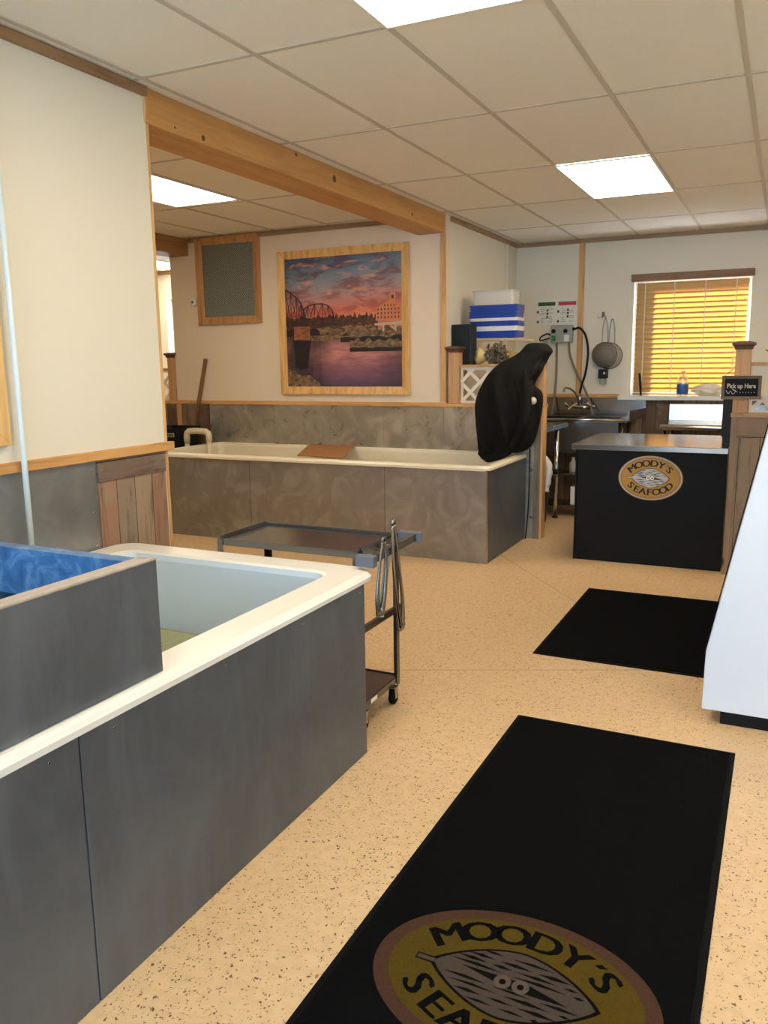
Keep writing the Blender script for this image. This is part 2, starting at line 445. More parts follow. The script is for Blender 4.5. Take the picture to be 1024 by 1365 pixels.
struct('trim_6', B(XL, XR, Yb-0.022, Yb, Zc-0.045, Zc-0.005), M['crown_x'])
# partition trim (pale casing strip beside the window)
struct('trim_7', B(-1.595, -1.53, Yb-0.012, Yb, 1.172, 2.45), M['wall'])
for i, (h, nm) in enumerate(((H1, 'window_1'), (H2, 'window_2'))):
    fr = nb(); t = 0.04; y0, y1 = Yb+0.10, Yb+0.14
    box(fr, h[0], h[0]+t, y0, y1, h[2], h[3]); box(fr, h[1]-t, h[1], y0, y1, h[2], h[3])
    box(fr, h[0]+t, h[1]-t, y0, y1, h[2], h[2]+t); box(fr, h[0]+t, h[1]-t, y0, y1, h[3]-t, h[3])
    wn = struct(nm, fr, M['white_plastic'])
    struct('window_pane', B(h[0]+t, h[1]-t, y0+0.015, y0+0.02, h[2]+t, h[3]-t), M['glass'], wn)
    if i == 0: struct('window_sill', B(-1.60, -0.30, Yb-0.09, Yb+0.10, 1.128, 1.171), M['white_plastic'], wn, bevel=0.004)
# picture wall and the walls joining it
wp = struct('wall_alcove', B(-5.812, Xw, Yp, Yp+0.10, 0, Zc), M['wall_tan'])
struct('steel_wall_panel', B(-5.39, -4.6, Yp-0.006, Yp, 0, 1.148), M['steel_wall'], wp)
struct('steel_wall_panel', B(-4.597, -3.38, Yp-0.006, Yp, 0, 1.148), M['steel_wall'], wp)
struct('steel_wall_panel', B(-3.377, Xw-0.02, Yp-0.006, Yp, 0, 1.148), M['steel_wall'], wp)
struct('plank_panel', B(-5.75, -5.393, Yp-0.016, Yp, 0, 1.148), M['planks_x'], wp)
struct('corner_strip', B(-5.812, -5.752, Yp-0.02, Yp, 0, 1.148), M['post'], wp)
struct('trim_8', B(-6.9, Xw+0.86, Yp-0.026, Yp+0.104, 1.149, 1.186), M['pine_x'], bevel=0.002) if False else None
struct('trim_8', B(-5.812, Xw+0.02, Yp-0.026, Yp-0.0005, 1.149, 1.186), M['pine_x'], bevel=0.002)
struct('trim_9', B(Xw-0.045, Xw+0.004, Yp-0.014, Yp-0.0005, 1.19, 2.648), M['pine_z'])
struct('trim_10', B(-5.55, Xw-0.27, Yp-0.02, Yp-0.0005, Zc-0.045, Zc-0.005), M['crown_x'])
struct('wall_side', B(Xw-0.10, Xw, Yp+0.10, Yb, 0, Zc), M['wall'])
struct('trim_11', B(Xw, Xw+0.022, Yp+0.11, Yb-0.03, Zc-0.045, Zc-0.005), M['crown_y'])
struct('trim_12', B(Xw, Xw+0.02, 8.71, 8.735, 1.19, Zc-0.05), M['wall'])
struct('wall_alcove_side', B(XL, Xw-0.10, 2.9, 3.0, 0, Zc), M['wall_tan'])
struct('wall_far_left', B(XL-0.1, XL, 2.9, Yb, 0, Zc), M['wall'])
# beams
beam_m = wood('beam_pine', (196, 146, 84), (182, 130, 72), 'y', knots=False)
bm_ = nb(); box(bm_, Xw-0.262, Xw, 3.207, Yp-0.001, 2.653, Zc-0.001)
struct('trim_13', bm_, beam_m, bevel=0.003)
struct('trim_14', B(Xw-0.004, Xw+0.01, 3.18, 3.206, 2.655, Zc-0.046), M['pine_z'])
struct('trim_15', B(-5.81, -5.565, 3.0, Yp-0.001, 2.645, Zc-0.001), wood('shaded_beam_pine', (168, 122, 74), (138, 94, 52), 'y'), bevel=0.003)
kn = nb()
for y, z, rr in ((3.62, 2.682, 0.015), (3.40, 2.682, 0.006), (4.52, 2.79, 0.012), (4.99, 2.737, 0.024), (6.25, 2.70, 0.012)):
    lathe(kn, (Xw, y, z), [(rr, 0), (rr*0.8, 0.0012)], 14, 'x')
struct('knots', kn, plain('dark_knot', (104, 62, 30), 0.6), bpy.data.objects['trim_13'])

# low walls with posts and lattice ------------------------------------------------
def lattice_bm(x0, x1, y, z0, z1, wd=0.030, pitch=0.125):
    bm = nb()
    for d, yy in ((1, y-0.004), (-1, y+0.004)):
        c = -3.0
        while c < 3.0:
            # line z = z0 + d*(x-x0) + c
            pts = []
            for x in (x0, x1):
                z = z0 + d*(x-x0)+c
                if z0 <= z <= z1: pts.append((x, z))
            for z in (z0, z1):
                x = x0 + (z-z0-c)/d
                if x0 < x < x1: pts.append((x, z))
            if len(pts) >= 2:
                pts.sort()
                if (Vector(pts[0])-Vector(pts[-1])).length > 0.03:
                    obox(bm, (pts[0][0], yy, pts[0][1]), (pts[-1][0], yy, pts[-1][1]), 0.006, wd, up=(0, 0, 1)) if False else obox(bm, (pts[0][0], yy, pts[0][1]), (pts[-1][0], yy, pts[-1][1]), wd, 0.006, up=(0, 1, 0))
            c += pitch*1.414
    for a in ((x0, x0+0.02), (x1-0.02, x1)): box(bm, a[0], a[1], y-0.01, y+0.01, z0, z1)
    box(bm, x0+0.02, x1-0.02, y-0.01, y+0.01, z0, z0+0.02); box(bm, x0+0.02, x1-0.02, y-0.01, y+0.01, z1-0.025, z1)
    return bm
def cap_bm(x, y, z, s=0.075):
    bm = nb()
    loops = []
    for ss, h in ((s-0.018, 0), (s-0.014, 0.02), (s, 0.03), (s, 0.045), (s-0.02, 0.052), (s-0.05, 0.058)):
        loops.append([(x-ss, y-ss, z+h), (x+ss, y-ss, z+h), (x+ss, y+ss, z+h), (x-ss, y+ss, z+h)])
    loft(bm, loops, True, True); return bm
# left low wall (between tank and kitchen)
lw = struct('wall_low_left', B(Xw+0.001, -1.872, Yp+0.0, Yp+0.10, 0, 1.148), M['wall_tan'])
struct('steel_wall_panel', B(Xw-0.018, -1.985, Yp-0.006, Yp, 0.0, 1.148), M['steel_wall'], lw)
struct('steel_wall_panel', B(-1.983, -1.93, Yp-0.008, Yp, 0.0, 1.148), M['steel_wall'], lw)
struct('end_board', B(-1.872, -1.852, Yp-0.012, Yp+0.104, 0.0, 1.148), M['pine_z'], lw)
struct('corner_strip', B(-1.93, -1.872, Yp-0.012, Yp, 0.0, 1.148), wood('grey_weathered_wood', (124, 112, 98), (88, 78, 66), 'z'), lw)
struct('trim_16', B(Xw+0.022, -1.848, Yp-0.026, Yp+0.12, 1.149, 1.18), M['pine_x'], bevel=0.002)
def post(name, label, x, y, z0, z1, group=None):
    t = Thing(name, label, 'post', (x, y, z0))
    t.part('shaft', B(x-0.05, x+0.05, y-0.05, y+0.05, z0, z1), M['post'], bevel=0.003)
    t.part('cap', cap_bm(x, y, z1), M['dark_cap'], label='dark stained moulded cap'); return t
post('wooden_post', 'square pine post with dark cap beside the black speaker on the low wall', -2.682, Yp+0.05, 1.181, 1.63)
post('wooden_post', 'pine post mostly hidden beneath the draped black coat', -1.905, Yp+0.05, 1.181, 1.612)
lt = Thing('lattice_screen', 'white wooden lattice screen behind the black coat, above the long tank', 'lattice', (-2.3, Yp+0.05, 1.181))
lt.part('lattice', lattice_bm(-2.625, -1.96, Yp+0.05, 1.182, 1.50), M['lattice'])
lt.part('top_rail', B(-2.625, -1.96, Yp+0.02, Yp+0.08, 1.501, 1.52), M['pine_x'])
# far-left low wall
lw2 = struct('wall_low_far', B(-9.2, -5.813, Yp, Yp+0.10, 0, 1.148), M['wall_tan'])
struct('plank_panel', B(-7.0, -5.813, Yp-0.014, Yp, 0, 1.148), M['planks_x'], lw2)
struct('trim_17', B(-7.0, -5.815, Yp-0.026, Yp+0.12, 1.149, 1.18), M['pine_x'])
post('wooden_post', 'brown post with flat dark cap at the far left, left of the wall vent', -5.872, Yp+0.05, 1.181, 1.63)
lt = Thing('lattice_screen', 'small visible strip of white lattice at the far left beside a brown post', 'lattice', (-6.4, Yp+0.05, 1.181))
lt.part('lattice', lattice_bm(-6.9, -5.93, Yp+0.05, 1.182, 1.50), M['lattice'])
lt.part('top_rail', B(-6.9, -5.93, Yp+0.02, Yp+0.08, 1.501, 1.52), M['pine_x'])
# right low wall
YH = 6.30
rw = struct('wall_low_right', B(-0.312, 1.4, YH, YH+0.10, 0, 1.138), M['wall_tan'])
struct('plank_panel', B(-0.285, 1.4, YH-0.016, YH, 0, 0.99), M['planks_r'], rw)
struct('plank_panel', B(-0.285, 1.4, YH-0.018, YH, 0.991, 1.138), planks('rustic_planks_h_right', 'z', 0.2, [(146, 124, 102)], grain_axis='x'), rw)
struct('corner_strip', B(-0.316, -0.286, YH-0.02, YH, 0, 1.138), M['worn'], rw)
struct('end_board', B(-0.330, -0.313, YH-0.012, YH+0.10, 0.0, 1.138), M['worn'], rw)
struct('trim_18', B(-0.335, 1.4, YH-0.02, YH+0.12, 1.139, 1.165), wood('worn_cap_board', (186, 156, 120), (150, 118, 84), 'x'))
post('wooden_post', 'knotty pine post with dark cap that carries the chalkboard sign', -0.278, YH+0.05, 1.166, 1.605)
lt = Thing('lattice_screen', 'white lattice screen at the right edge beside the chalkboard sign', 'lattice', (0.4, YH+0.05, 1.166))
lt.part('lattice', lattice_bm(-0.226, 1.3, YH+0.05, 1.167, 1.49), M['lattice'])
lt.part('top_rail', B(-0.226, 1.3, YH+0.02, YH+0.08, 1.491, 1.516), M['post'])

# ================================================================== CEILING LIGHTS
EM = emis('light_diffuser', PANEL_COL, PANEL_EMIT)
def ceiling_light(x0, x1, y0, y1, label):
    t = Thing('ceiling_light', label, 'ceiling light', ((x0+x1)/2, (y0+y1)/2, Zc-0.006), 'flat ceiling light panels')
    t.part('diffuser', B(x0+0.012, x1-0.012, y0+0.012, y1-0.012, Zc-0.012, Zc-0.006), EM, label='glowing white diffuser')
    fr = nb()
    box(fr, x0, x0+0.0115, y0, y1, Zc-0.014, Zc-0.0045); box(fr, x1-0.0115, x1, y0, y1, Zc-0.014, Zc-0.0045)
    box(fr, x0+0.0115, x1-0.0115, y0, y0+0.0115, Zc-0.014, Zc-0.0045); box(fr, x0+0.0115, x1-0.0115, y1-0.0115, y1, Zc-0.014, Zc-0.0045)
    t.part('frame', fr, M['white_plastic'])
ceiling_light(-1.465, -0.855, 1.87, 3.09, 'rectangular ceiling light panel at the top edge, nearest the viewer')
ceiling_light(-1.465, -0.855, 5.65, 6.87, 'rectangular ceiling light panel above the black counter area')
ceiling_light(-4.50, -3.90, 4.30, 5.52, 'ceiling light panel beyond the wooden beam, above the alcove')
ceiling_light(-7.56, -6.95, 7.7, 8.9, 'ceiling light at the far left past the second beam, barely visible')
ceiling_light(-1.465, -0.855, -1.81, -0.6, 'ceiling light panel overhead behind the viewer')
ceiling_light(1.0, 1.585, 1.87, 3.09, 'ceiling light panel out to the right over the display case')
ceiling_light(1.0, 1.585, 5.65, 6.87, 'ceiling light panel out to the right past the low wall')

# ================================================================== FRONT TANK
def basin_bm(x0, x1, y0, y1, rim, zt, zf, lip, r0=0.10, wall_in=0.03):
    def L(off, z, r_): return [(p[0], p[1], z) for p in rrect(x0+off, x1-off, y0+off, y1-off, max(0.02, r_))]
    loops = [L(0.012, lip, r0), L(0, lip+0.004, r0), L(0, zt-0.018, r0), L(0.008, zt-0.006, r0), L(0.022, zt, r0-0.01),
             L(rim-0.012, zt, r0-0.03), L(rim, zt-0.008, r0-0.035), L(rim+0.006, zt-0.03, r0-0.035), L(rim+wall_in, zf+0.05, r0-0.03), L(rim+wall_in+0.04, zf, r0-0.03)]
    bm = nb(); loft(bm, loops, False, True, False); return bm
tk = Thing('fish_tank', 'large steel-clad tank with a thick white rim in the left foreground', 'tank', (-2.08, 1.4, 0))
bs = basin_bm(-2.742, -1.413, 0.12, 2.865, 0.150, 0.738, 0.16, 0.698)
for v in bs.verts:      # hand-laid, slightly wavy lip
    if v.co.z < 0.704 and v.co.x > -1.45: v.co.z += 0.006*noise.noise(v.co*4)
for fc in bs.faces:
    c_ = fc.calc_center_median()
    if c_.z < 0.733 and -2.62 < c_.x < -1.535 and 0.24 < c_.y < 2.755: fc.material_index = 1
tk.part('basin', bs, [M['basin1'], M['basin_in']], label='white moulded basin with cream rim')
tk.part('cladding_panel', B(-1.44, -1.42, 1.291, 2.737, 0.0, 0.703), M['steel_tank'], bevel=0.0015)
tk.part('cladding_panel', B(-1.44, -1.4205, 0.14, 1.287, 0.0, 0.703), M['steel_tank'], bevel=0.0015)
tk.part('cladding_panel', B(-2.73, -1.441, 2.717, 2.737, 0.0, 0.703), M['steel_tank'], bevel=0.0015)
tk.part('cladding_panel', B(-2.73, -1.441, 0.14, 0.16, 0.0, 0.703), M['steel_tank'], bevel=0.0015)
for y in (2.70, 2.28, 1.85, 1.40, 1.20): tk.part('screw', lathe(nb(), (-1.42, y, 0.675), [(0.004, 0), (0.003, 0.0015)], 8, 'x'), M['chrome'])
tk.part('water', B(-2.54, -1.615, 0.33, 2.66, 0.40, 0.418), M['water1'])
# blue tray tank on top
bt = Thing('holding_tank', 'grey-sided open tank with mottled blue inside, resting on the front tank rim', 'tank', (-2.08, 0.9, 0.739))
def open_box(x0, x1, y0, y1, z0, z1, t, tf=0.02):
    bm = nb()
    o_ = [(x0, y0), (x1, y0), (x1, y1), (x0, y1)]; i_ = [(x0+t, y0+t), (x1-t, y0+t), (x1-t, y1-t), (x0+t, y1-t)]
    loft(bm, [[(*p, z0) for p in o_], [(*p, z1) for p in o_], [(*p, z1) for p in i_], [(*p, z0+tf) for p in i_]], True, True); return bm
bt.part('basin', open_box(-2.70, -1.456, 0.2, 1.615, 0.741, 1.044, 0.045), M['blue_basin'], label='mottled blue basin')
bt.part('side_panel', B(-1.455, -1.449, 0.2, 1.617, 0.7395, 1.046), M['steel_tank'], bevel=0.001, label='dull grey metal front panel')
edge = tube(nb(), [(-1.4515, 0.2+1.415*k/60, 1.048+0.0015*noise.noise(Vector((k*0.9, 0, 0)))) for k in range(61)], 0.006, 8)
edge2 = tube(edge, [(-1.456-0.04*k/40, 1.609, 1.048+0.001*noise.noise(Vector((k*0.9, 3, 0)))) for k in range(41)], 0.006, 8)
box(edge2, -1.502, -1.4565, 0.2, 1.6, 1.0445, 1.048)
bt.part('edge_bead', edge2, plain('tan_sealant_edge', (176, 164, 150), 0.6, var=0.25, vscale=40))
bt.part('water', B(-2.65, -1.505, 0.25, 1.565, 0.762, 0.912), M['water_dark'], label='dark water')
single('clear_hose', tube(nb(), spline([(-2.50, 1.66, 0.76), (-2.47, 1.66, 0.90), (-2.40, 1.68, 0.962), (-2.33, 1.70, 0.955), (-2.28, 1.72, 0.88), (-2.26, 1.74, 0.60), (-2.26, 1.74, 0.44)]), 0.009, 10),
       M['clear'], 'clear hose arching out of water behind the blue tank', 'hose', (-2.4, 1.68, 0.44))
single('white_pipe', tube(nb(), [(Xw+0.05, 2.30, 0.739), (Xw+0.05, 2.30, 1.2), (Xw+0.05, 2.30, 2.80)], 0.0115, 14), M['pvc_white'],
       'long thin white vertical pipe on the left wall, crossing the wood rail', 'pipe', (Xw+0.05, 2.30, 0.739))
single('copper_wire', tube(nb(), spline([(Xw+0.035, 2.60, 0.95), (Xw+0.08, 2.66, 0.86), (Xw+0.03, 2.72, 0.78), (Xw+0.05, 2.80, 0.76)]) , 0.0016, 6), M['chrome'],
       'thin loose wire by the white tank rim, against the steel wall panel', 'wire', (Xw+0.03, 2.6, 0.95)) if False else None

# framed picture at left edge
fr = Thing('picture_frame', 'pale wooden picture frame cut off by the left edge of the view', 'picture', (Xw+0.01, 1.75, 1.25))
def frame_bm(u0, u1, z0, z1, wd, d0, d1, axis):
    bm = nb()
    segs = [((u0, z0), (u1, z0), (u1-wd, z0+wd), (u0+wd, z0+wd)), ((u1, z0), (u1, z1), (u1-wd, z1-wd), (u1-wd, z0+wd)),
            ((u1, z1), (u0, z1), (u0+wd, z1-wd), (u1-wd, z1-wd)), ((u0, z1), (u0, z0), (u0+wd, z0+wd), (u0+wd, z1-wd))]
    for s in segs:
        A = []; Bv = []
        for k, p in enumerate(s):
            dd = d1 if k < 2 else d0 + (d1-d0)*0.55
            P0 = (d0, p[0], p[1]) if axis == 'x' else (p[0], d0, p[1]); P1 = (dd, p[0], p[1]) if axis == 'x' else (p[0], dd, p[1])
            A.append(bm.verts.new(P0)); Bv.append(bm.verts.new(P1))
        bm.faces.new(A); bm.faces.new(Bv)
        for k in range(4): bm.faces.new((A[k], A[(k+1) % 4], Bv[(k+1) % 4], Bv[k]))
    return bm
fr.part('frame', frame_bm(1.2, 2.268, 1.243, 2.14, 0.075, Xw+0.001, Xw+0.030, 'x'), M['frame'], bevel=0.002)
fr.part('print', B(Xw+0.001, Xw+0.01, 1.275, 2.193, 1.318, 2.065), plain('grey_print', (150, 150, 146), 0.5, var=0.3, vscale=4))

# ================================================================== LONG REAR TANK
t2 = Thing('fish_tank', 'long steel-clad tank with cream rim along the picture wall', 'tank', (-3.65, 6.44, 0))
t2.part('basin', basin_bm(-5.30, -1.975, 5.893, 6.962, 0.062, 0.762, 0.16, 0.722, 0.09), M['basin2'], label='cream moulded basin')
xsn = [-5.28, -4.178, -2.866, -1.996]
for a, b in zip(xsn, xsn[1:]): t2.part('cladding_panel', B(a+0.002, b-0.002, 5.911, 5.926, 0, 0.728), M['steel_tank2'], bevel=0.001)
t2.part('cladding_panel', B(-2.011, -1.996, 5.928, 6.955, 0, 0.728), M['steel_tank'], bevel=0.001, label='darker end panel')
t2.part('cladding_panel', B(-5.28, -5.265, 5.928, 6.955, 0, 0.728), M['steel_tank2'])
t2.part('corner_angle', obox(nb(), (-1.994, 5.909, 0.0), (-1.994, 5.909, 0.728), 0.012, 0.012), M['steel'])
single('black_cord', tube(nb(), spline([(-1.962, 6.945, 0.80), (-1.958, 6.93, 0.5), (-1.962, 6.925, 0.25), (-1.975, 6.90, 0.006)]), 0.005, 8), M['rubber'], 'thin black cord hanging between the rear tank end and the low wall', 'cord', (-1.96, 6.93, 0))
# boards across the tank
def quad_board(pts, th):
    bm = nb(); loft(bm, [[p for p in pts], [(p[0], p[1], p[2]+th) for p in pts]], True, True); return bm
single('divider_board', quad_board([(-3.76, 6.03, 0.764), (-3.30, 6.015, 0.764), (-3.68, 6.945, 0.764), (-4.18, 6.935, 0.764)], 0.006), M['cardboard'],
       'brown flat board lying skewed across the long rear tank', 'board', (-3.7, 6.5, 0.764))
single('support_board', B(-3.44, -3.08, 6.0, 6.05, 0.60, 0.745), M['board_dark'], 'small dark olive board inside the rear tank, right of the brown board', 'board', (-3.2, 6.02, 0.60)) if False else None
single('support_board', quad_board([(-3.25, 6.05, 0.71), (-2.98, 6.045, 0.71), (-3.0, 6.20, 0.715), (-3.36, 6.21, 0.715)], 0.006), M['board_dark'],
       'small dark olive board just inside the rear tank, right of the brown board', 'board', (-3.1, 6.1, 0.71))
pp = Thing('drain_pipe', 'cream bent pipe hooked over the left end of the rear tank', 'pipe', (-5.37, 6.55, 0.0))
pp.part('pipe', tube(nb(), [(-5.37, 6.55, 0.0), (-5.37, 6.55, 0.80)], 0.024, 14), M['pvc'])
pp.part('elbow', tube(nb(), [(-5.37, 6.55, 0.78), (-5.37, 6.55, 0.86), (-5.362, 6.55, 0.885), (-5.34, 6.55, 0.90), (-5.24, 6.55, 0.905), (-5.13, 6.55, 0.90), (-5.105, 6.55, 0.885), (-5.097, 6.55, 0.86), (-5.097, 6.55, 0.80)], 0.031, 14), M['pvc'])
pp.part('pipe', tube(nb(), [(-5.097, 6.55, 0.81), (-5.097, 6.55, 0.35)], 0.024, 14), M['pvc'])
# black tote bin left of the tank
bn = Thing('plastic_bin', 'black plastic bin with a light label behind the left end of the rear tank', 'bin', (-5.60, 6.68, 0))
loops = [[(p[0], p[1], z) for p in rrect(-5.625-hw, -5.625+hw, 6.66-hd, 6.66+hd, 0.05)] for z, hw, hd in ((0, 0.15, 0.14), (0.80, 0.19, 0.17), (0.86, 0.205, 0.19), (0.93, 0.215, 0.20), (0.93, 0.20, 0.185), (0.1, 0.14, 0.13))]
b_ = nb(); loft(b_, loops, True, True)
bn.part('body', b_, M['black_plastic'])
lb = B(-5.62, -5.45, 6.452, 6.456, 0.845, 0.885)
lb2 = nb()
for k in range(8): box(lb2, -5.612+k*0.0195, -5.600+k*0.0195, 6.450, 6.4515, 0.853, 0.877)
lab = bn.part('label', lb, M['ink_grey'], label='light grey label with blocky dark marks'); bn.part('label_marks', lb2, M['black'], lab)
single('broom_stick', obox(nb(), (-5.79, 6.90, 0.0), (-5.385, 6.932, 1.61), 0.03, 0.03), wood('stick_wood', (132, 96, 58), (98, 68, 38), 'z', knots=False), 'brown wooden broom stick leaning on the wall left of the sunset picture', 'stick', (-5.79, 6.90, 0))

# ================================================================== PICTURE WALL ITEMS
pf = Thing('framed_picture', 'large framed sunset photograph of a river, truss bridge and mill', 'picture', (-3.79, Yp-0.02, 1.25))
X0, X1, Z0, Z1 = -4.484, -3.103, 1.256, 2.604
pf.part('frame', frame_bm(X0, X1, Z0, Z1, 0.072, Yp-0.001, Yp-0.036, 'y'), M['frame'], bevel=0.002)
def sky_print():
    m = NT('printed_sunset_sky'); m.set(Roughness=0.5)
    tc = m.n('ShaderNodeTexCoord'); sp = m.n('ShaderNodeSeparateXYZ'); m.l(tc.outputs['Generated'], sp.inputs[0])
    z = sp.outputs[2]; x = sp.outputs[0]
    n = m.noise(m.coord((2.2, 1, 6.0), (0, 0.25, 0)), 1.5, 7, 0.6, 0.6)
    hgt = m.math('ADD', m.math('ADD', z, m.math('MULTIPLY', x, -0.14)), 0.06)
    base = m.ramp(hgt, [(0.0, lin((226, 160, 100))), (0.14, lin((226, 142, 84))), (0.32, lin((208, 108, 88))), (0.55, lin((164, 146, 146))), (0.8, lin((108, 128, 146))), (1.0, lin((66, 86, 112)))])
    c = m.mix(m.ramp(n, [(0.45, (0,)*3), (0.58, (0.85,)*3)]), base, m.ramp(hgt, [(0.1, lin((186, 96, 66))), (0.45, lin((150, 78, 78))), (0.8, lin((88, 66, 86))), (1.0, lin((66, 60, 84)))]))
    n2 = m.noise(m.coord((2.0, 1, 7.0), (0, -0.3, 0)), 2.6, 6, 0.6, 0.4)
    c = m.mix(m.ramp(n2, [(0.55, (0,)*3), (0.66, (0.7,)*3)]), c, lin((222, 142, 118)))
    m.col(c); return m.m
def water_print():
    m = NT('printed_river'); m.set(Roughness=0.5)
    tc = m.n('ShaderNodeTexCoord'); sp = m.n('ShaderNodeSeparateXYZ'); m.l(tc.outputs['Generated'], sp.inputs[0])
    n = m.noise(m.coord((3, 1, 16)), 1.6, 7, 0.65, 0.5)
    n3 = m.noise(m.coord((3, 1, 1.4)), 1.7, 3, 0.5)
    base = m.ramp(sp.outputs[2], [(0.0, lin((78, 68, 100))), (0.35, lin((150, 98, 112))), (0.65, lin((206, 136, 128))), (1.0, lin((120, 82, 84)))])
    c = m.mix(m.ramp(n, [(0.4, (0,)*3), (0.65, (0.6,)*3)]), base, lin((92, 62, 78)))
    xm = m.ramp(sp.outputs[0], [(0.0, (0.9,)*3), (0.30, (0.8,)*3), (0.42, (0.0,)*3), (0.75, (0.0,)*3), (0.9, (0.55,)*3)])
    c = m.mix(m.math('MULTIPLY', xm, m.ramp(n3, [(0.35, (0.5,)*3), (0.55, (1,)*3)])), c, lin((42, 32, 38)))
    m.col(c); return m.m
def rock_print(name, a, b_c):
    m = NT(name); m.set(Roughness=0.6); n = m.noise(m.coord((10, 1, 18)), 1.6, 6, 0.7, 0.6)
    m.col(m.ramp(n, [(0.35, lin(a)), (0.62, lin(b_c))])); return m.m
PM = [sky_print(), water_print(), rock_print('printed_trees', (30, 24, 18), (104, 58, 34)), rock_print('printed_rocks', (34, 26, 24), (150, 118, 86)),
      plain('printed_bridge_steel', (58, 40, 38), 0.6), plain('printed_brick_mill', (206, 124, 82), 0.6, var=0.1, vscale=30), plain('printed_window', (72, 50, 42), 0.6),
      rock_print('printed_pier', (92, 52, 38), (168, 100, 70)), plain('printed_dark', (26, 20, 24), 0.6), plain('printed_pale', (186, 172, 160), 0.6)]
# picture coordinates (u to the right, v up, both 0..1) -> wall
PX0, PX1, PZ0, PZ1 = X0+0.072, X1-0.072, Z0+0.072, Z1-0.072
def PU(u_): return PX0+(PX1-PX0)*u_
def PV(v_): return PZ0+(PZ1-PZ0)*v_
pr = link('print', B(PX0, PX1, Yp-0.008, Yp-0.002, PV(0.40), PZ1), PM[0], pf.o, pf.off)
lay = [0]
def player(name, polys, mi, lines=False):
    bm = nb(); thin = len(polys) > 4
    if thin: lay[0] += 1
    for k, P in enumerate(polys):
        if not thin: lay[0] += 1
        y1 = Yp-0.0085-0.0004*lay[0]-(0.00001*k if thin else 0); prism(bm, [(PU(a), PV(b)) for a, b in P], 'y', y1, y1+0.0003)
    return link(name, bm, PM[mi], pr, pf.off)
bmw = nb(); box(bmw, PX0, PX1, Yp-0.0084, Yp-0.002, PZ0, PV(0.415)); link('printed_river', bmw, PM[1], pr, pf.off)
random.seed(3)
def ridge(u0, u1, lo, hi, base, n, seed=0):
    P = [(u0, base)]
    for k in range(n+1):
        t = k/n; P.append((u0+(u1-u0)*t, lo+(hi-lo)*(0.5+0.9*noise.noise(Vector((t*n*0.37, seed, 0))))))
    P.append((u1, base)); return P
player('printed_trees', [ridge(0.36, 0.80, 0.52, 0.575, 0.42, 60, 2), ridge(0.0, 0.45, 0.52, 0.565, 0.45, 40, 5)], 2)
# far bank and rocks
player('printed_rocks', [ridge(0.22, 1.0, 0.43, 0.48, 0.36, 34, 9), ridge(0.5, 0.78, 0.44, 0.50, 0.385, 18, 11)], 3)
player('printed_shadow', [ridge(0.48, 1.0, 0.37, 0.395, 0.345, 16, 4), ridge(0.0, 0.3, 0.44, 0.47, 0.40, 12, 6)], 8)
player('printed_rocks', [ridge(0.56, 1.0, 0.33, 0.38, 0.29, 26, 14)], 3)
player('printed_shadow', [ridge(0.56, 1.0, 0.29, 0.31, 0.27, 16, 24)], 8)
player('printed_rocks', [[(0, 0), (0.30, 0), (0.285, 0.035), (0.25, 0.05), (0.22, 0.085), (0.17, 0.095), (0.13, 0.08), (0.09, 0.11), (0.05, 0.135), (0, 0.14)]], 3)
# mill
player('printed_mill', [[(0.785, 0.50), (1.0, 0.505), (1.0, 0.605), (0.93, 0.64), (0.885, 0.645), (0.785, 0.59)], [(0.90, 0.64), (0.95, 0.64), (0.95, 0.70), (0.925, 0.715), (0.90, 0.70)]], 5)
wn_ = []
for j, v_ in enumerate((0.515, 0.545, 0.575)):
    for k in range(7): a = 0.80+k*0.028; wn_.append([(a, v_), (a+0.010, v_), (a+0.010, v_+0.016), (a, v_+0.016)])
for k in range(4): a = 0.855+k*0.026; wn_.append([(a, 0.603), (a+0.009, 0.603), (a+0.009, 0.618), (a, 0.618)])
wn_.append([(0.915, 0.66), (0.935, 0.66), (0.935, 0.685), (0.915, 0.685)])
player('printed_windows', wn_, 6)
player('printed_porch', [[(0.775, 0.463), (1.0, 0.47), (1.0, 0.49), (0.775, 0.48)], [(0.84, 0.42), (0.855, 0.42), (0.855, 0.465), (0.84, 0.465)], [(0.94, 0.42), (0.955, 0.42), (0.955, 0.47), (0.94, 0.47)]], 9)
# bridge: pier and trusses
player('printed_pier', [[(0.07, 0.37), (0.215, 0.37), (0.215, 0.475), (0.07, 0.475)]], 7)
player('printed_reflection', [[(0.075, 0.16), (0.12, 0.13), (0.19, 0.15), (0.20, 0.25), (0.22, 0.36), (0.06, 0.37), (0.07, 0.27)]], 8)
def seg(a, b, t):
    a = Vector(a); b = Vector(b); d = (b-a).normalized(); n = Vector((-d.y, d.x))*t/2
    return [tuple(a-n), tuple(b-n), tuple(b+n), tuple(a+n)]
tr = [seg((0, 0.485), (0.5, 0.483), 0.014), seg((0.0, 0.515), (0.48, 0.49), 0.006)]
arch1 = [(0.0, 0.765), (0.05, 0.74), (0.10, 0.70), (0.14, 0.655), (0.165, 0.59), (0.18, 0.49)]
for a, b in zip(arch1, arch1[1:]): tr.append(seg(a, b, 0.011))
for k, (a, b) in enumerate(arch1[:-1]):
    tr.append(seg((a, b), (a, 0.49), 0.006)); tr.append(seg((a, 0.49), arch1[k+1], 0.005)); tr.append(seg((a, b), (arch1[k+1][0], 0.49), 0.005))
arch2 = [(0.16, 0.60), (0.20, 0.63), (0.26, 0.645), (0.33, 0.645), (0.38, 0.63), (0.42, 0.585), (0.44, 0.49)]
for a, b in zip(arch2, arch2[1:]): tr.append(seg(a, b, 0.009))
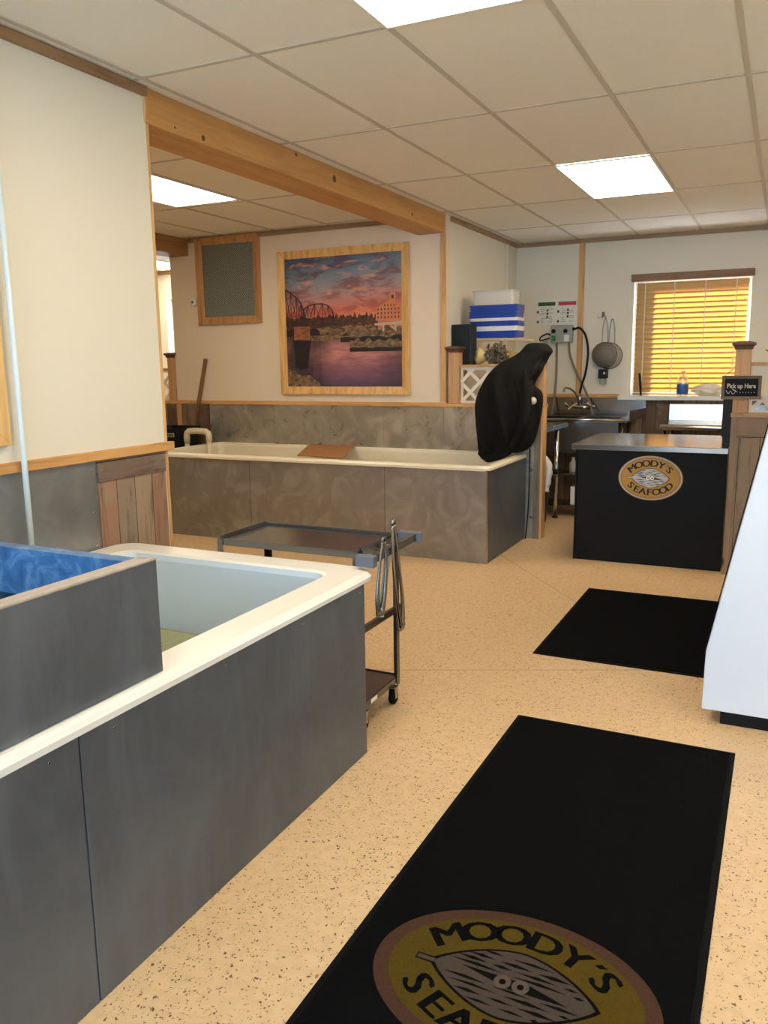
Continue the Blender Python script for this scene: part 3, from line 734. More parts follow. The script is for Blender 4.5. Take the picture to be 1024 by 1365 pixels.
for k, (a, b) in enumerate(arch2[:-1]):
    tr.append(seg((a, b), (a, 0.49), 0.005)); tr.append(seg((a, b), (arch2[k+1][0], 0.49), 0.004)); tr.append(seg((a, 0.49), arch2[k+1], 0.004))
player('printed_bridge', tr, 4)

# speaker vent with wood frame
vt = Thing('wall_vent', 'dark perforated panel in a wooden frame, left of the sunset picture', 'vent', (-5.07, Yp-0.02, 1.95))
vt.part('frame', frame_bm(-5.455, -4.692, 1.952, 2.80, 0.072, Yp-0.001, Yp-0.04, 'y'), M['frame_dull'], bevel=0.002)
def mesh_mat():
    m = NT('perforated_metal'); m.set(Metallic=0.6)
    vo = m.n('ShaderNodeTexVoronoi'); vo.inputs['Scale'].default_value = 58; vo.inputs['Randomness'].default_value = 0.0
    m.l(m.coord((1, 1, 1), (0, 0.785, 0)), vo.inputs['Vector'])
    m.col(m.ramp(vo.outputs['Distance'], [(0.30, lin((14, 16, 16))), (0.40, lin((150, 158, 154)))])); m.set(Roughness=0.45); return m.m
vt.part('mesh_panel', B(-5.383, -4.764, Yp-0.016, Yp-0.002, 2.024, 2.728), mesh_mat(), label='dark grey perforated metal sheet')
ks = Thing('round_sensor', 'small round off-white wall sensor left of the framed vent', 'sensor', (-5.525, Yp-0.01, 2.183))
ks.part('body', lathe(nb(), (-5.525, Yp, 2.183), [(0.042, -0.001), (0.042, -0.018), (0.034, -0.026), (0.016, -0.028)], 24, 'y'), M['paper'])
ks.part('lens', lathe(nb(), (-5.525, Yp, 2.183), [(0.015, -0.0285), (0.012, -0.033)], 16, 'y'), M['board_dark'])

# ================================================================== BLACK COAT
ct = Thing('black_coat', 'black hooded coat draped over the post, its hem touching the rear tank rim', 'coat', (-2.05, 6.78, 0.78))
rows = [(1.690, -1.88, -1.82, 6.88, 7.06), (1.684, -1.915, -1.79, 6.83, 7.10), (1.665, -1.94, -1.765, 6.80, 7.12), (1.64, -1.96, -1.74, 6.78, 7.12), (1.615, -1.985, -1.728, 6.78, 7.11),
        (1.585, -2.035, -1.760, 6.75, 7.10), (1.555, -2.10, -1.770, 6.73, 7.09), (1.535, -2.15, -1.782, 6.72, 7.085), (1.49, -2.215, -1.80, 6.70, 6.95), (1.436, -2.27, -1.825, 6.68, 6.94), (1.39, -2.30, -1.86, 6.67, 6.94),
        (1.355, -2.32, -1.874, 6.66, 6.935), (1.332, -2.33, -1.868, 6.66, 6.935), (1.308, -2.34, -1.812, 6.65, 6.935), (1.25, -2.355, -1.80, 6.64, 6.935), (1.18, -2.37, -1.800, 6.64, 6.93),
        (1.10, -2.378, -1.812, 6.64, 6.93), (1.0, -2.374, -1.832, 6.64, 6.93), (0.91, -2.362, -1.855, 6.65, 6.93), (0.85, -2.356, -1.878, 6.67, 6.92), (0.80, -2.35, -1.93, 6.69, 6.91), (0.785, -2.346, -2.0, 6.71, 6.90)]
NK = 72; loops = []
for i, (z, xl, xr, yf, yb_) in enumerate(rows):
    kk = ((yf+yb_)/2)/6.72; xl *= kk; xr *= kk; z = 1.54+(z-1.54)*kk
    L = []; cx, cy = (xl+xr)/2, (yf+yb_)/2; hx, hy = (xr-xl)/2, (yb_-yf)/2
    dn = min(1, max(0, (1.55-z)/0.4))
    for k in range(NK):
        a = 2*PI*k/NK; ca, sa = math.cos(a), math.sin(a)
        e = 0.75; px_ = math.copysign(abs(ca)**e, ca); py_ = math.copysign(abs(sa)**e, sa)
        x = cx+hx*px_; y = cy+hy*py_
        if sa < 0:      # folds over the front
            q = (x+2.1)*1.0 + 0.25*(z-1.2)*(1 if x < -2.0 else 0.4)
            y += dn*(0.050*math.sin(q*30)+0.030*math.sin(q*57+1.3))*abs(sa)**0.6
            y += 0.012*noise.noise(Vector((x*5, z*4, 0)))
        L.append((x, y, z))
    loops.append(L)
cb = nb(); loft(cb, loops, True, True, True)
body = ct.part('coat_body', cb, M['cloth_black'])
md = body.modifiers.new('sub', 'SUBSURF'); md.levels = 1; md.render_levels = 2
# hem corner hanging inside the tank
hb = nb(); loft(hb, [[(a, y0, z_), ((a+b)/2, y0-0.02, z_-0.003), (b, y0, z_), (b, y0+0.07, z_), ((a+b)/2, y0+0.06, z_), (a, y0+0.07, z_)] for a, b, y0, z_ in
    ((-2.33, -2.06, 6.72, 0.86), (-2.345, -2.06, 6.71, 0.80), (-2.345, -2.07, 6.68, 0.765), (-2.31, -2.14, 6.68, 0.725), (-2.275, -2.22, 6.68, 0.70))], True, True)
ct.part('hem_corner', hb, M['cloth_black'])
# sleeve and seam
sl = tube(nb(), spline([(-1.95, 6.72, 1.47), (-1.915, 6.66, 1.36), (-1.90, 6.62, 1.20), (-1.925, 6.60, 1.05), (-1.98, 6.61, 0.93), (-2.03, 6.63, 0.84)]), [0.03+0.028*math.sin(PI*min(1, k/30)) for k in range(41)], 14, True, 0.9)
ct.part('sleeve', sl, M['cloth_black'])
ct.part('collar_fold', tube(nb(), spline([(-1.83, 6.76, 1.56), (-1.845, 6.72, 1.52), (-1.855, 6.66, 1.47), (-1.90, 6.645, 1.38)]), [0.012]*12+[0.016]*13, 10), M['cloth_black'])
ct.part('pale_button', lathe(nb(), (-1.845, 6.60, 1.225), [(0.006, -0.008), (0.030, -0.004), (0.030, 0.004), (0.006, 0.006)], 20, 'y'), M['knob'], label='pale round toggle')

# ================================================================== SHELVES BEHIND THE LATTICE
sh = Thing('wall_shelf', 'narrow wooden ledge just behind the lattice, under the clutter', 'shelf', (-2.4, 7.2, 1.5))
sh.part('board', B(Xw+0.001, -1.96, 7.075, 7.40, 1.495, 1.52), M['pine_x'])
for x in (-2.70, -2.05): sh.part('bracket', prism(nb(), [(7.085, 1.494), (7.38, 1.494), (7.085, 1.25)], 'x', x, x+0.02), M['pine_z'])
sh2 = Thing('wall_shelf', 'tilted thin shelf board holding the stack of blue trays', 'shelf', (-2.4, 7.3, 1.74))
sh2.part('board', quad_board([(-2.70, 7.27, 1.742), (-2.12, 7.27, 1.722), (-2.12, 7.57, 1.722), (-2.70, 7.57, 1.742)], 0.02), plain('whitish_board', (188, 168, 140), 0.6))
for x in (-2.66, -2.38): sh2.part('upright', B(x, x+0.02, 7.36, 7.38, 1.5205, 1.728), M['pine_z'])
sp_ = Thing('speaker', 'tall charcoal box speaker standing behind the left lattice post', 'speaker', (-2.66, 7.17, 1.521))
sp_.part('body', B(-2.752, -2.566, 7.105, 7.265, 1.521, 1.878), M['dark_speaker'], bevel=0.008)
sp_.part('grille', B(-2.742, -2.576, 7.099, 7.1045, 1.53, 1.868), plain('speaker_cloth', (24, 32, 38), 0.95, bump=0.3, vscale=15))
# stack of trays
z = 1.762
def tray_bm(x0, x1, y0, y1, z0, h, t=0.006, lip=0.012):
    def L(o, zz): return [(*p, zz) for p in rrect(x0+o, x1-o, y0+o, y1-o, 0.025, 4)]
    bm = nb(); loft(bm, [L(lip+0.004, z0), L(lip, z0+h-0.006), L(0, z0+h-0.006), L(0, z0+h), L(lip+t, z0+h), L(lip+t+0.004, z0+0.004)], True, True); return bm
stack = [('blue', 0.028), ('blue', 0.028), ('white', 0.040), ('blue', 0.023), ('blue', 0.023), ('white', 0.026)] + [('blue', 0.0285)]*4
names = ['blue plastic tray at the very bottom of the stack', 'blue plastic tray second from the bottom of the stack', 'translucent white tray low in the stack, between blue ones',
         'blue tray resting on the lower white tray in the stack', 'blue tray just below the upper thin white tray in the stack', 'thin white tray in the middle of the blue stack',
         'lowest of the four blue trays grouped near the top of the stack', 'second lowest of the four upper blue trays', 'third of the four upper blue trays, counted upward', 'topmost blue tray, directly beneath the white tub']
rx = random.Random(5)
for (c_, h), lb_ in zip(stack, names):
    dx = rx.uniform(-0.006, 0.006)
    o = single('storage_tray', tray_bm(-2.66+dx, -2.20+dx, 7.29, 7.55, z, h, 0.005, 0.004), M['blue_tray'] if c_ == 'blue' else M['white_plastic'], lb_, 'tray', (-2.4, 7.3, z), group='stacked trays on the shelf')
    z += h+0.0005
single('storage_tub', tray_bm(-2.64, -2.23, 7.30, 7.54, z, 0.13), plain('frosted_tub', (196, 194, 184), 0.35), 'frosted white plastic tub on top of the blue tray stack', 'tub', (-2.4, 7.3, z))
single('white_carton', B(-2.64, -2.58, 7.27, 7.38, 1.877, 1.925), M['paper'], 'tiny white carton', 'box') if False else None
def blob(c, s, seed, amp=0.25, sub=3, fq=3.0):
    bm = nb(); bmesh.ops.create_icosphere(bm, subdivisions=sub, radius=1)
    for v in bm.verts:
        k = 1+amp*noise.noise(v.co*fq/2+Vector((seed, 0, 0)))+amp*0.5*noise.noise(v.co*fq*2+Vector((seed, 5, 0)))
        v.co = Vector((c[0]+v.co.x*s[0]*k, c[1]+v.co.y*s[1]*k, max(c[2]-s[2]*0.98, c[2]+v.co.z*s[2]*k)))
    for fc in bm.faces: fc.smooth = True
    return bm
single('yellow_bag', blob((-2.515, 7.22, 1.592), (0.058, 0.06, 0.07), 1, 0.3), M['yellow'], 'pale yellow crumpled bag beside the speaker on the ledge', 'bag', (-2.505, 7.22, 1.522))
nt_ = nb(); rn = random.Random(9)
for k in range(44):
    p0 = Vector((-2.345+rn.uniform(-0.085, 0.075), 7.2+rn.uniform(-0.05, 0.05), 1.60+rn.uniform(-0.06, 0.07)))
    pts = [p0+Vector((rn.uniform(-0.04, 0.04), rn.uniform(-0.05, 0.05), rn.uniform(-0.05, 0.05))) for _ in range(5)]
    for p in pts: p.z = max(1.53, p.z)
    tube(nt_, spline(pts, 5), 0.006, 6)
single('netting_bundle', nt_, plain('grey_netting', (96, 88, 74), 0.8, var=0.3, vscale=20), 'tangled grey netting bundle between the yellow bag and the coat', 'netting', (-2.36, 7.2, 1.522))
single('rope_coil', tube(nb(), spline([(-2.20+0.06*math.cos(a), 7.2+0.05*math.sin(a), 1.535+0.006*a) for a in [k*0.7 for k in range(26)]], 3), 0.008, 6), plain('straw_rope', (176, 150, 92), 0.8, var=0.2, vscale=30),
       'straw coloured rope coil on the ledge right of the netting', 'rope', (-2.20, 7.2, 1.522))

# ================================================================== CART
cart = Thing('utility_cart', 'stainless steel utility cart with side handle, behind the front tank', 'cart', (-1.88, 3.06, 0))
cx0, cx1, cy0, cy1, zt = -2.225, -1.53, 2.90, 3.27, 0.785
lb = nb()
tray = nb(); box(tray, cx0+0.01, cx1-0.01, cy0+0.01, cy1-0.01, zt-0.012, zt-0.006)
cart.part('top_shelf', tray, M['steel_dark'], label='dull reflective top tray')
fr_ = nb()
box(fr_, cx0, cx1, cy0-0.004, cy0+0.004, zt-0.03, zt); box(fr_, cx0, cx1, cy1-0.004, cy1+0.004, zt-0.03, zt+0.006)
box(fr_, cx0-0.004, cx0+0.004, cy0+0.005, cy1-0.005, zt-0.03, zt+0.012); box(fr_, cx1-0.004, cx1+0.004, cy0+0.005, cy1-0.005, zt-0.03, zt+0.012)
cart.part('rim', fr_, M['steel_dark'], bevel=0.001)
def angle_leg(x, y, sx, sy):
    bm = nb(); a, b = sorted((x, x+sx*0.028)); c, d = sorted((y, y+sy*0.004)); box(bm, a, b, c, d, 0.075, zt-0.002)
    a, b = sorted((x, x+sx*0.004)); c, d = sorted((y+sy*0.0045, y+sy*0.028)); box(bm, a, b, c, d, 0.075, zt-0.002); return bm
for x, sx in ((cx0-0.008, 1), (cx1+0.006, -1)):
    for y, sy in ((cy0-0.009, 1), (cy1+0.01, -1)): cart.part('leg', angle_leg(x, y, sx, sy), M['steel_dark'])
bsf = nb(); box(bsf, cx0+0.001, cx1+0.001, cy0+0.003, cy1-0.003, 0.115, 0.12)
box(bsf, cx0+0.001, cx1+0.001, cy0+0.001, cy0+0.004, 0.085, 0.125); box(bsf, cx0+0.001, cx1+0.001, cy1-0.001, cy1+0.003, 0.085, 0.125); box(bsf, cx1-0.001, cx1+0.001, cy0+0.005, cy1-0.005, 0.085, 0.122)
cart.part('bottom_shelf', bsf, M['steel_dark'])
cart.part('side_rail', obox(nb(), (cx1+0.016, cy0-0.02, 0.452), (cx1+0.016, cy1, 0.452), 0.016, 0.028), M['steel_dark'])
for y_ in (2.92, 3.235): cart.part('handle_arm', B(-1.523, -1.434, y_-0.01, y_+0.01, 0.775, 0.80), M['steel_dark'])
cart.part('brace', obox(nb(), (cx1+0.03, 3.13, 0.77), (cx1+0.03, 3.04, 0.468), 0.006, 0.05, up=(0, 1, 0)), M['grey_plastic'], label='flat grey brace')
cart.part('price_sticker', B(cx1+0.0015, cx1+0.003, 2.99, 3.05, 0.09, 0.108), M['paper'])
hd = cart.part('handle', obox(nb(), (-1.422, 2.827, 0.782), (-1.422, 3.220, 0.79), 0.022, 0.034), M['steel_dark'], bevel=0.003)
cart.part('handle_bracket', B(-1.485, -1.405, 2.79, 2.826, 0.750, 0.797), M['steel_blue'], bevel=0.004, label='blue-grey square bracket')
cart.part('handle_bracket', B(-1.50, -1.395, 3.221, 3.259, 0.766, 0.811), M['steel_blue'], bevel=0.004, label='blue-grey square bracket')
for i, (x, y) in enumerate(((cx0+0.03, cy0+0.02), (cx1-0.0, cy0+0.02), (cx0+0.03, cy1-0.02), (cx1-0.0, cy1-0.05))):
    fk = nb(); box(fk, x-0.017, x-0.013, y-0.014, y+0.014, 0.028, 0.076); box(fk, x+0.013, x+0.017, y-0.014, y+0.014, 0.028, 0.076); box(fk, x-0.018, x+0.018, y-0.018, y+0.018, 0.0765, 0.084)
    k_ = cart.part('caster', fk, M['steel'])
    wh = cart.part('wheel', lathe(nb(), (x, y, 0.033), [(0.010, -0.012), (0.028, -0.0125), (0.033, -0.008), (0.033, 0.008), (0.028, 0.0125), (0.010, 0.012)], 26, 'x'), M['rubber'], k_)
def tongs(label, x, y, ztop, L, spread, tilt, mat_):
    t = Thing('serving_tongs', label, 'tongs', (x, y, ztop))
    for s in (-1, 1):
        pts = [(x, y+s*0.010, ztop), (x+0.001, y+s*(0.012+spread*0.5)+tilt*0.3, ztop-L*0.35), (x+0.002, y+s*(0.012+spread*0.6)+tilt*0.75, ztop-L*0.72), (x+0.002, y+s*(0.006+spread*0.3)+tilt*0.95, ztop-L*0.93), (x+0.002, y+s*0.004+tilt, ztop-L)]
        P = spline(pts, 8); bm = nb(); n = len(P)-1
        tube(bm, P, [0.008+0.007*math.sin(PI*min(1, (k/n)**2.5)) + (0.003 if k/n > 0.75 and k/n < 0.97 else 0) for k in range(n+1)], 8, True, 0.6)
        t.part('arm', bm, mat_)
    t.part('hinge', tube(nb(), [(x, y-0.014, ztop), (x, y-0.008, ztop+0.012), (x, y, ztop+0.016), (x, y+0.008, ztop+0.012), (x, y+0.014, ztop)], 0.006, 8), mat_)
    return t
tongs('long shiny metal tongs hung over the cart handle, nearest the viewer side', -1.404, 2.975, 0.893, 0.47, 0.026, 0.065, plain('tong_steel', (150, 148, 146), 0.15, 1.0))
tongs('shorter dark metal tongs hanging from the cart handle beside the white tank corner', -1.386, 2.845, 0.850, 0.29, 0.035, -0.045, M['steel_dark'])

# ================================================================== FLOOR MATS + LOGO
def logo(P, N, w_, h_, mats, add, parent, gap):
    """P(u,v)->Vector, N unit normal; mats ring, rope, field, text, shell, line, pearl"""
    def ell(a, b, n=72): return [(a*math.cos(2*PI*k/n), b*math.sin(2*PI*k/n)) for k in range(n)]
    def slab(bm, pts, lev, th=None):
        th = th or gap
        A = [P(*p)+N*(lev*gap*1.2+0.0001) for p in pts]; Bq = [q+N*th for q in A]; loft(bm, [A, Bq], True, True)
    a, b = w_/2, h_/2
    bm = nb(); slab(bm, ell(a, b), 1); ring = add('badge', bm, mats[0], parent)
    bm = nb()
    for k in range(96):      # rope twists
        t = 2*PI*k/96; c = (0.955*a*math.cos(t), 0.955*b*math.sin(t)); tx = (-math.sin(t+0.5)*w_*0.018, math.cos(t+0.5)*w_*0.018)
        nx = (tx[1]*0.3, -tx[0]*0.3)
        slab(bm, [(c[0]-tx[0]-nx[0], c[1]-tx[1]-nx[1]), (c[0]+tx[0]-nx[0], c[1]+tx[1]-nx[1]), (c[0]+tx[0]+nx[0], c[1]+tx[1]+nx[1]), (c[0]-tx[0]+nx[0], c[1]-tx[1]+nx[1])], 2)
    if mats[1]: add('rope_border', bm, mats[1], ring)
    else: bm.free()
    ai, bi = (a*0.89, b*0.86)
    bm = nb(); slab(bm, ell(ai, bi), 3); add('field', bm, mats[2], ring)
    # lettering
    def letter(bm, ch, t, flip):
        ra, rb = ai*0.80, bi*0.755
        c = Vector((ra*math.cos(t), rb*math.sin(t))); tg = Vector((-ra*math.sin(t), rb*math.cos(t))).normalized()
        if not flip: tg = -tg
        up = Vector((-tg.y, tg.x))
        sz = h_*0.205
        tb = nb()
        for q_, dx in enumerate((-0.035, 0.0, 0.035)):
            t1 = text_bm(ch, sz, 0.0)
            for v in t1.verts: v.co.x += dx*sz; v.co.z = q_*0.00012
            vm1 = {v: tb.verts.new(v.co) for v in t1.verts}
            for fc in t1.faces: tb.faces.new([vm1[v] for v in fc.verts])
            t1.free()
        for v in tb.verts: 
            q = c+tg*(v.co.x*1.18)+up*v.co.y; v.co = P(q.x, q.y)+N*(4*gap*1.2+0.0004+v.co.z)
        vm = {v: bm.verts.new(v.co) for v in tb.verts}
        for fc in tb.faces: bm.faces.new([vm[v] for v in fc.verts])
        tb.free()
    for word, angs, flip in (("MOODY\u00b4S", [143, 121, 101, 81, 62, 48, 36], False), ("SEAFOOD", [213, 234, 252, 269, 287, 306, 327], True)):
        bm = nb()
        for ch, ang in zip(word, angs): letter(bm, ch, math.radians(ang), flip)
        add('lettering', bm, mats[3], ring)
    # shell: rounded left, pointed right, stub at left end
    def shell(k, s=1.0):
        out = []
        for i in range(33):
            t = -1+2*i/32; e = (1-abs(t)**1.7)**0.85; out.append((t, e))
        U = [(t*w_*0.29*s, e*h_*0.215*s) for t, e in out]; return U + [(x, -y) for x, y in reversed(U[1:-1])]
    bm = nb(); slab(bm, shell(0, 1.05), 4); slab(bm, [(-w_*0.355, -h_*0.022), (-w_*0.28, -h_*0.022), (-w_*0.28, h_*0.022), (-w_*0.355, h_*0.022)], 4); add('shell_outline', bm, mats[5], ring)
    bm = nb(); slab(bm, shell(0, 0.99), 5); slab(bm, [(-w_*0.35, -h_*0.013), (-w_*0.28, -h_*0.013), (-w_*0.28, h_*0.013), (-w_*0.35, h_*0.013)], 5); add('shell', bm, mats[4], ring)
    bm = nb(); rr = random.Random(4)
    for v_ in (-0.165, -0.125, -0.085, -0.05, 0.05, 0.085, 0.12, 0.16):
        hw = 0.27*(max(0.02, 1-(abs(v_)/0.22)**1.3))**0.6; x = -hw
        while x < hw-0.03:
            L = min(rr.uniform(0.07, 0.22), hw-x); t = rr.uniform(0.007, 0.013)
            y = v_-0.04*x
            slab(bm, [(x*w_, y*h_), ((x+L*0.5)*w_, (y-t)*h_), ((x+L)*w_, (y-0.04*L)*h_), ((x+L*0.5)*w_, (y+t)*h_)], 6); x += L+rr.uniform(0.01, 0.03)
    slab(bm, [(-0.19*w_, 0.03*h_), (0.0, -0.035*h_), (0.20*w_, -0.03*h_), (0.05*w_, 0.03*h_)], 6)
    add('shell_lines', bm, mats[5], ring)
    bm = nb()
    for s in (-1, 1):
        c = (s*0.032*w_, 0.0); n = 20
        o_ = [(c[0]+0.030*w_*math.cos(2*PI*k/n), c[1]+0.045*h_*math.sin(2*PI*k/n)) for k in range(n)]; i_ = [(c[0]+0.012*w_*math.cos(2*PI*k/n), c[1]+0.018*h_*math.sin(2*PI*k/n)) for k in range(n)]
        lv = 7.6*gap*1.2; loft(bm, [[P(*p)+N*lv for p in i_], [P(*p)+N*lv for p in o_]])
        for k in range(5):
            th = math.radians(120+k*20); pass
    add('pearls', bm, mats[6], ring)

def carpet(name, rgb, spec=0.05):
    m = NT(name); m.set(Roughness=0.95); m.b.inputs['Specular IOR Level'].default_value = spec
    v = m.coord(); n = m.noise(v, 260, 3, 0.7); b = lin(rgb)
    m.col(m.mix(n, tuple(x*0.55 for x in b[:3])+(1,), tuple(min(1, x*1.45) for x in b[:3])+(1,))); m.bump(n, 0.6, 0.004); return m.m
mat_pile = carpet('black_mat_pile', (10, 10, 11))
def floor_mat_thing(label, x0, x1, y0, y1):
    t = Thing('floor_mat', label, 'mat', ((x0+x1)/2, (y0+y1)/2, 0))
    bm = nb(); loft(bm, [[(*p, z_) for p in rrect(x0+o, x1-o, y0+o, y1-o, 0.006, 3)] for o, z_ in ((0, 0.0005), (0, 0.003), (0.012, 0.005), (0.02, 0.005))], True, True)
    t.part('rubber_edge', bm, M['rubber'])
    t.part('pile', B(x0+0.022, x1-0.022, y0+0.022, y1-0.022, 0.0052, 0.009), mat_pile); return t
m1 = floor_mat_thing('long black floor mat with the oval seafood logo, nearest the viewer', -0.969, -0.083, 0.22, 3.328)
m2 = floor_mat_thing('plain black floor mat in front of the black counter', -1.128, -0.262, 4.116, 5.53)
CC = Vector((-0.518, 1.757, 0.0092))
logo(lambda a, b: CC+Vector((a, b, 0)), Vector((0, 0, 1)), 0.724, 0.535,
     [carpet('mat_brown', (70, 48, 37)), None, carpet('mat_gold', (76, 61, 20)), carpet('mat_text', (9, 9, 8)), carpet('mat_shell', (70, 60, 53)), carpet('mat_line', (14, 11, 9)), carpet('mat_pearl', (84, 72, 64))],
     lambda n, bm, mt, par: m1.part(n, bm, mt, par), m1.o, 0.0002)

# ================================================================== BLACK COUNTER
ctr = Thing('service_counter', 'black service counter with steel top and oval seafood sign', 'counter', (-0.87, 6.8, 0))
ctr.part('body', B(-1.415, -0.345, 6.355, 7.38, 0.0, 0.868), M['black'], bevel=0.003)
ctr.part('side_panel', B(-1.428, -1.416, 6.345, 7.38, 0.0, 0.868), M['black'], bevel=0.001)
ctr.part('countertop', B(-1.455, -0.336, 6.325, 7.40, 0.870, 0.912), M['steel'], bevel=0.004, label='brushed steel worktop')
CS = Vector((-0.868, 6.3545, 0.670))
logo(lambda a, b: CS+Vector((a, 0, b)), Vector((0, -1, 0)), 0.466, 0.336,
     [plain('sign_tan', (150, 118, 84), 0.6), plain('sign_rope_light', (206, 186, 158), 0.6), plain('sign_gold', (176, 132, 44), 0.5, var=0.12), plain('sign_text', (18, 14, 10), 0.6), plain('sign_shell', (190, 188, 184), 0.5, var=0.15, vscale=40),
      plain('sign_line', (54, 52, 52), 0.6), plain('sign_pearl', (236, 232, 220), 0.5)],
     lambda n, bm, mt, par: ctr.part(n, bm, mt, par), ctr.o, 0.0009)
mon = Thing('black_monitor', 'tall narrow black screen on the counter behind the chalkboard sign', 'monitor', (-0.37, 6.75, 0.913))
mon.part('housing', B(-0.415, -0.345, 6.70, 6.98, 0.96, 1.33), M['black_plastic'], bevel=0.006)
mon.part('stand', B(-0.41, -0.35, 6.76, 6.92, 0.913, 0.959), M['black_plastic'])
# chalkboard sign
cs = Thing('chalkboard_sign', 'small framed chalkboard reading Pick up Here, hung on the post', 'sign', (-0.278, 6.28, 1.26))
def tf(p): return p
cs.part('frame', frame_bm(-0.405, -0.150, 1.262, 1.425, 0.022, 6.297, 6.278, 'y'), wood('grey_frame', (112, 96, 80), (82, 68, 56), 'x', knots=False))
brd = cs.part('board', B(-0.384, -0.171, 6.284, 6.296, 1.283, 1.404), M['black'])
tx = nb(); m4 = Matrix.Translation((-0.2775, 6.2832, 1.353)) @ Matrix.Rotation(PI/2, 4, 'X')
add_text(tx, 'Pick up Here', 0.044, m4, 0.0006, sx=0.80)
cs.part('lettering', tx, plain('chalk', (216, 212, 200), 0.8), brd)
sw = tube(nb(), spline([(-0.375, 6.282, 1.325), (-0.36, 6.282, 1.302), (-0.345, 6.282, 1.318), (-0.33, 6.282, 1.298), (-0.312, 6.282, 1.322), (-0.335, 6.282, 1.330), (-0.30, 6.282, 1.312)]), 0.0016, 6)
for k in range(6): box(sw, -0.285+k*0.018, -0.281+k*0.018, 6.2815, 6.2835, 1.306+0.002*(k % 2), 1.311+0.002*(k % 2))
cs.part('chalk_flourish', sw, bpy.data.materials['chalk'], brd)
cs.part('hanger', tube(nb(), [(-0.385, 6.288, 1.425), (-0.355, 6.288, 1.455), (-0.335, 6.288, 1.47)], 0.0018, 6), M['steel_dark'])
# dried branch at right edge on lattice
tw = nb()
for (a, b) in (((-0.14, 6.34, 1.60), (-0.05, 6.36, 1.55)), ((-0.05, 6.36, 1.55), (0.02, 6.37, 1.53)), ((-0.10, 6.35, 1.578), (-0.085, 6.35, 1.54))): tube(tw, [a, b], 0.004, 6)
single('dry_twig', tw, plain('twig', (82, 58, 40), 0.8), 'dry brown twig on the lattice rail at the right edge', 'twig', (0.0, 6.36, 1.518))

# ================================================================== DISPLAY CASE
dc = Thing('display_case', 'large white refrigerated display case with slanted front, cut by the right edge', 'display case', (0.4, 4.6, 0))
prof = [(-0.235, 0.062), (-0.231, 0.322), (0.0, 1.545), (0.02, 1.62), (0.72, 1.62), (0.72, 0.062)]
dc.part('side_panel', prism(nb(), prof, 'y', 3.58, 3.62), M['white'], bevel=0.004, label='flat white end panel')
prof2 = [(-0.222, 0.07), (-0.218, 0.322), (-0.12, 0.84), (0.70, 0.84), (0.70, 0.07)]
dc.part('body', prism(nb(), prof2, 'y', 3.621, 5.72), M['white'])
gl_ = nb(); obox(gl_, (-0.112, 3.621, 0.86), (-0.112, 5.72, 0.86), 0.006, 0.01); prism(gl_, [(-0.124, 0.845), (-0.118, 0.845), (0.006, 1.54), (0.0, 1.54)], 'y', 3.621, 5.72)
dc.part('glass_front', gl_, M['glass'])
dc.part('top', B(0.01, 0.72, 3.621, 5.72, 1.56, 1.62), M['white'])
dc.part('edge_gasket', obox(nb(), (-0.234, 3.579, 0.33), (-0.004, 3.579, 1.54), 0.004, 0.006, up=(0, 1, 0)), M['rubber'])
dc.part('base', B(-0.16, 0.68, 3.60, 5.70, 0.0, 0.0615), M['black'], label='recessed black base')
dc.part('side_panel', prism(nb(), prof, 'y', 5.721, 5.76), M['white'])
dc.part('back_panel', B(0.701, 0.719, 3.621, 5.72, 0.845, 1.559), M['white'])

# ================================================================== WINDOW BLIND
bl = Thing('window_blind', 'brown slatted blind glowing with sun in the back window', 'blind', (-0.925, Yb-0.03, 2.38))
def blind_mat():
    m = NT('blind_slat'); tr = m.n('ShaderNodeBsdfTranslucent'); mx = m.n('ShaderNodeMixShader')
    n = m.noise(m.coord((2, 20, 20)), 2.0, 4); c = m.mix(n, lin((150, 112, 74)), lin((172, 132, 90)))
    m.col(c); m.set(Roughness=0.5); m.l(m.mix(n, lin((240, 208, 142)), lin((248, 222, 162))), tr.inputs['Color']); mx.inputs[0].default_value = 0.22
    m.l(m.b.outputs[0], mx.inputs[1]); m.l(tr.outputs[0], mx.inputs[2]); m.l(mx.outputs[0], m.out.inputs['Surface']); return m.m
bmat = blind_mat()
bl.part('valance', B(-1.508, -0.342, Yb-0.075, Yb-0.024, 2.335, 2.41), wood('valance_wood', (134, 100, 70), (112, 80, 54), 'x', knots=False), bevel=0.005)
ns = 22; zb, ztp = 1.205, 2.325; yc = Yb+0.035
for k in range(ns):
    z_ = zb+(ztp-zb)*(k+0.5)/ns
    bm = nb(); a = math.radians(62); hw = 0.0300
    pts = []
    for j in range(5):
        q = -1+j/2; o_ = 0.003*(1-q*q); pts.append((yc+q*hw*math.cos(a)+o_*math.sin(a), z_-q*hw*math.sin(a)*-1*-1+o_*math.cos(a)))
    th = [(y-0.0022*math.sin(a), zz-0.0022*math.cos(a)) for y, zz in pts]
    prism(bm, pts+list(reversed(th)), 'x', -1.462, -0.388)
    bl.part('slat', bm, bmat)
bl.part('bottom_rail', B(-1.462, -0.388, yc-0.02, yc+0.02, 1.178, 1.196), bmat)
for x in (-1.375, -1.085, -0.79, -0.50):
    bl.part('ladder_cord', B(x-0.004, x+0.004, yc-0.0275, yc-0.0255, 1.196, 2.33), M['paper'])

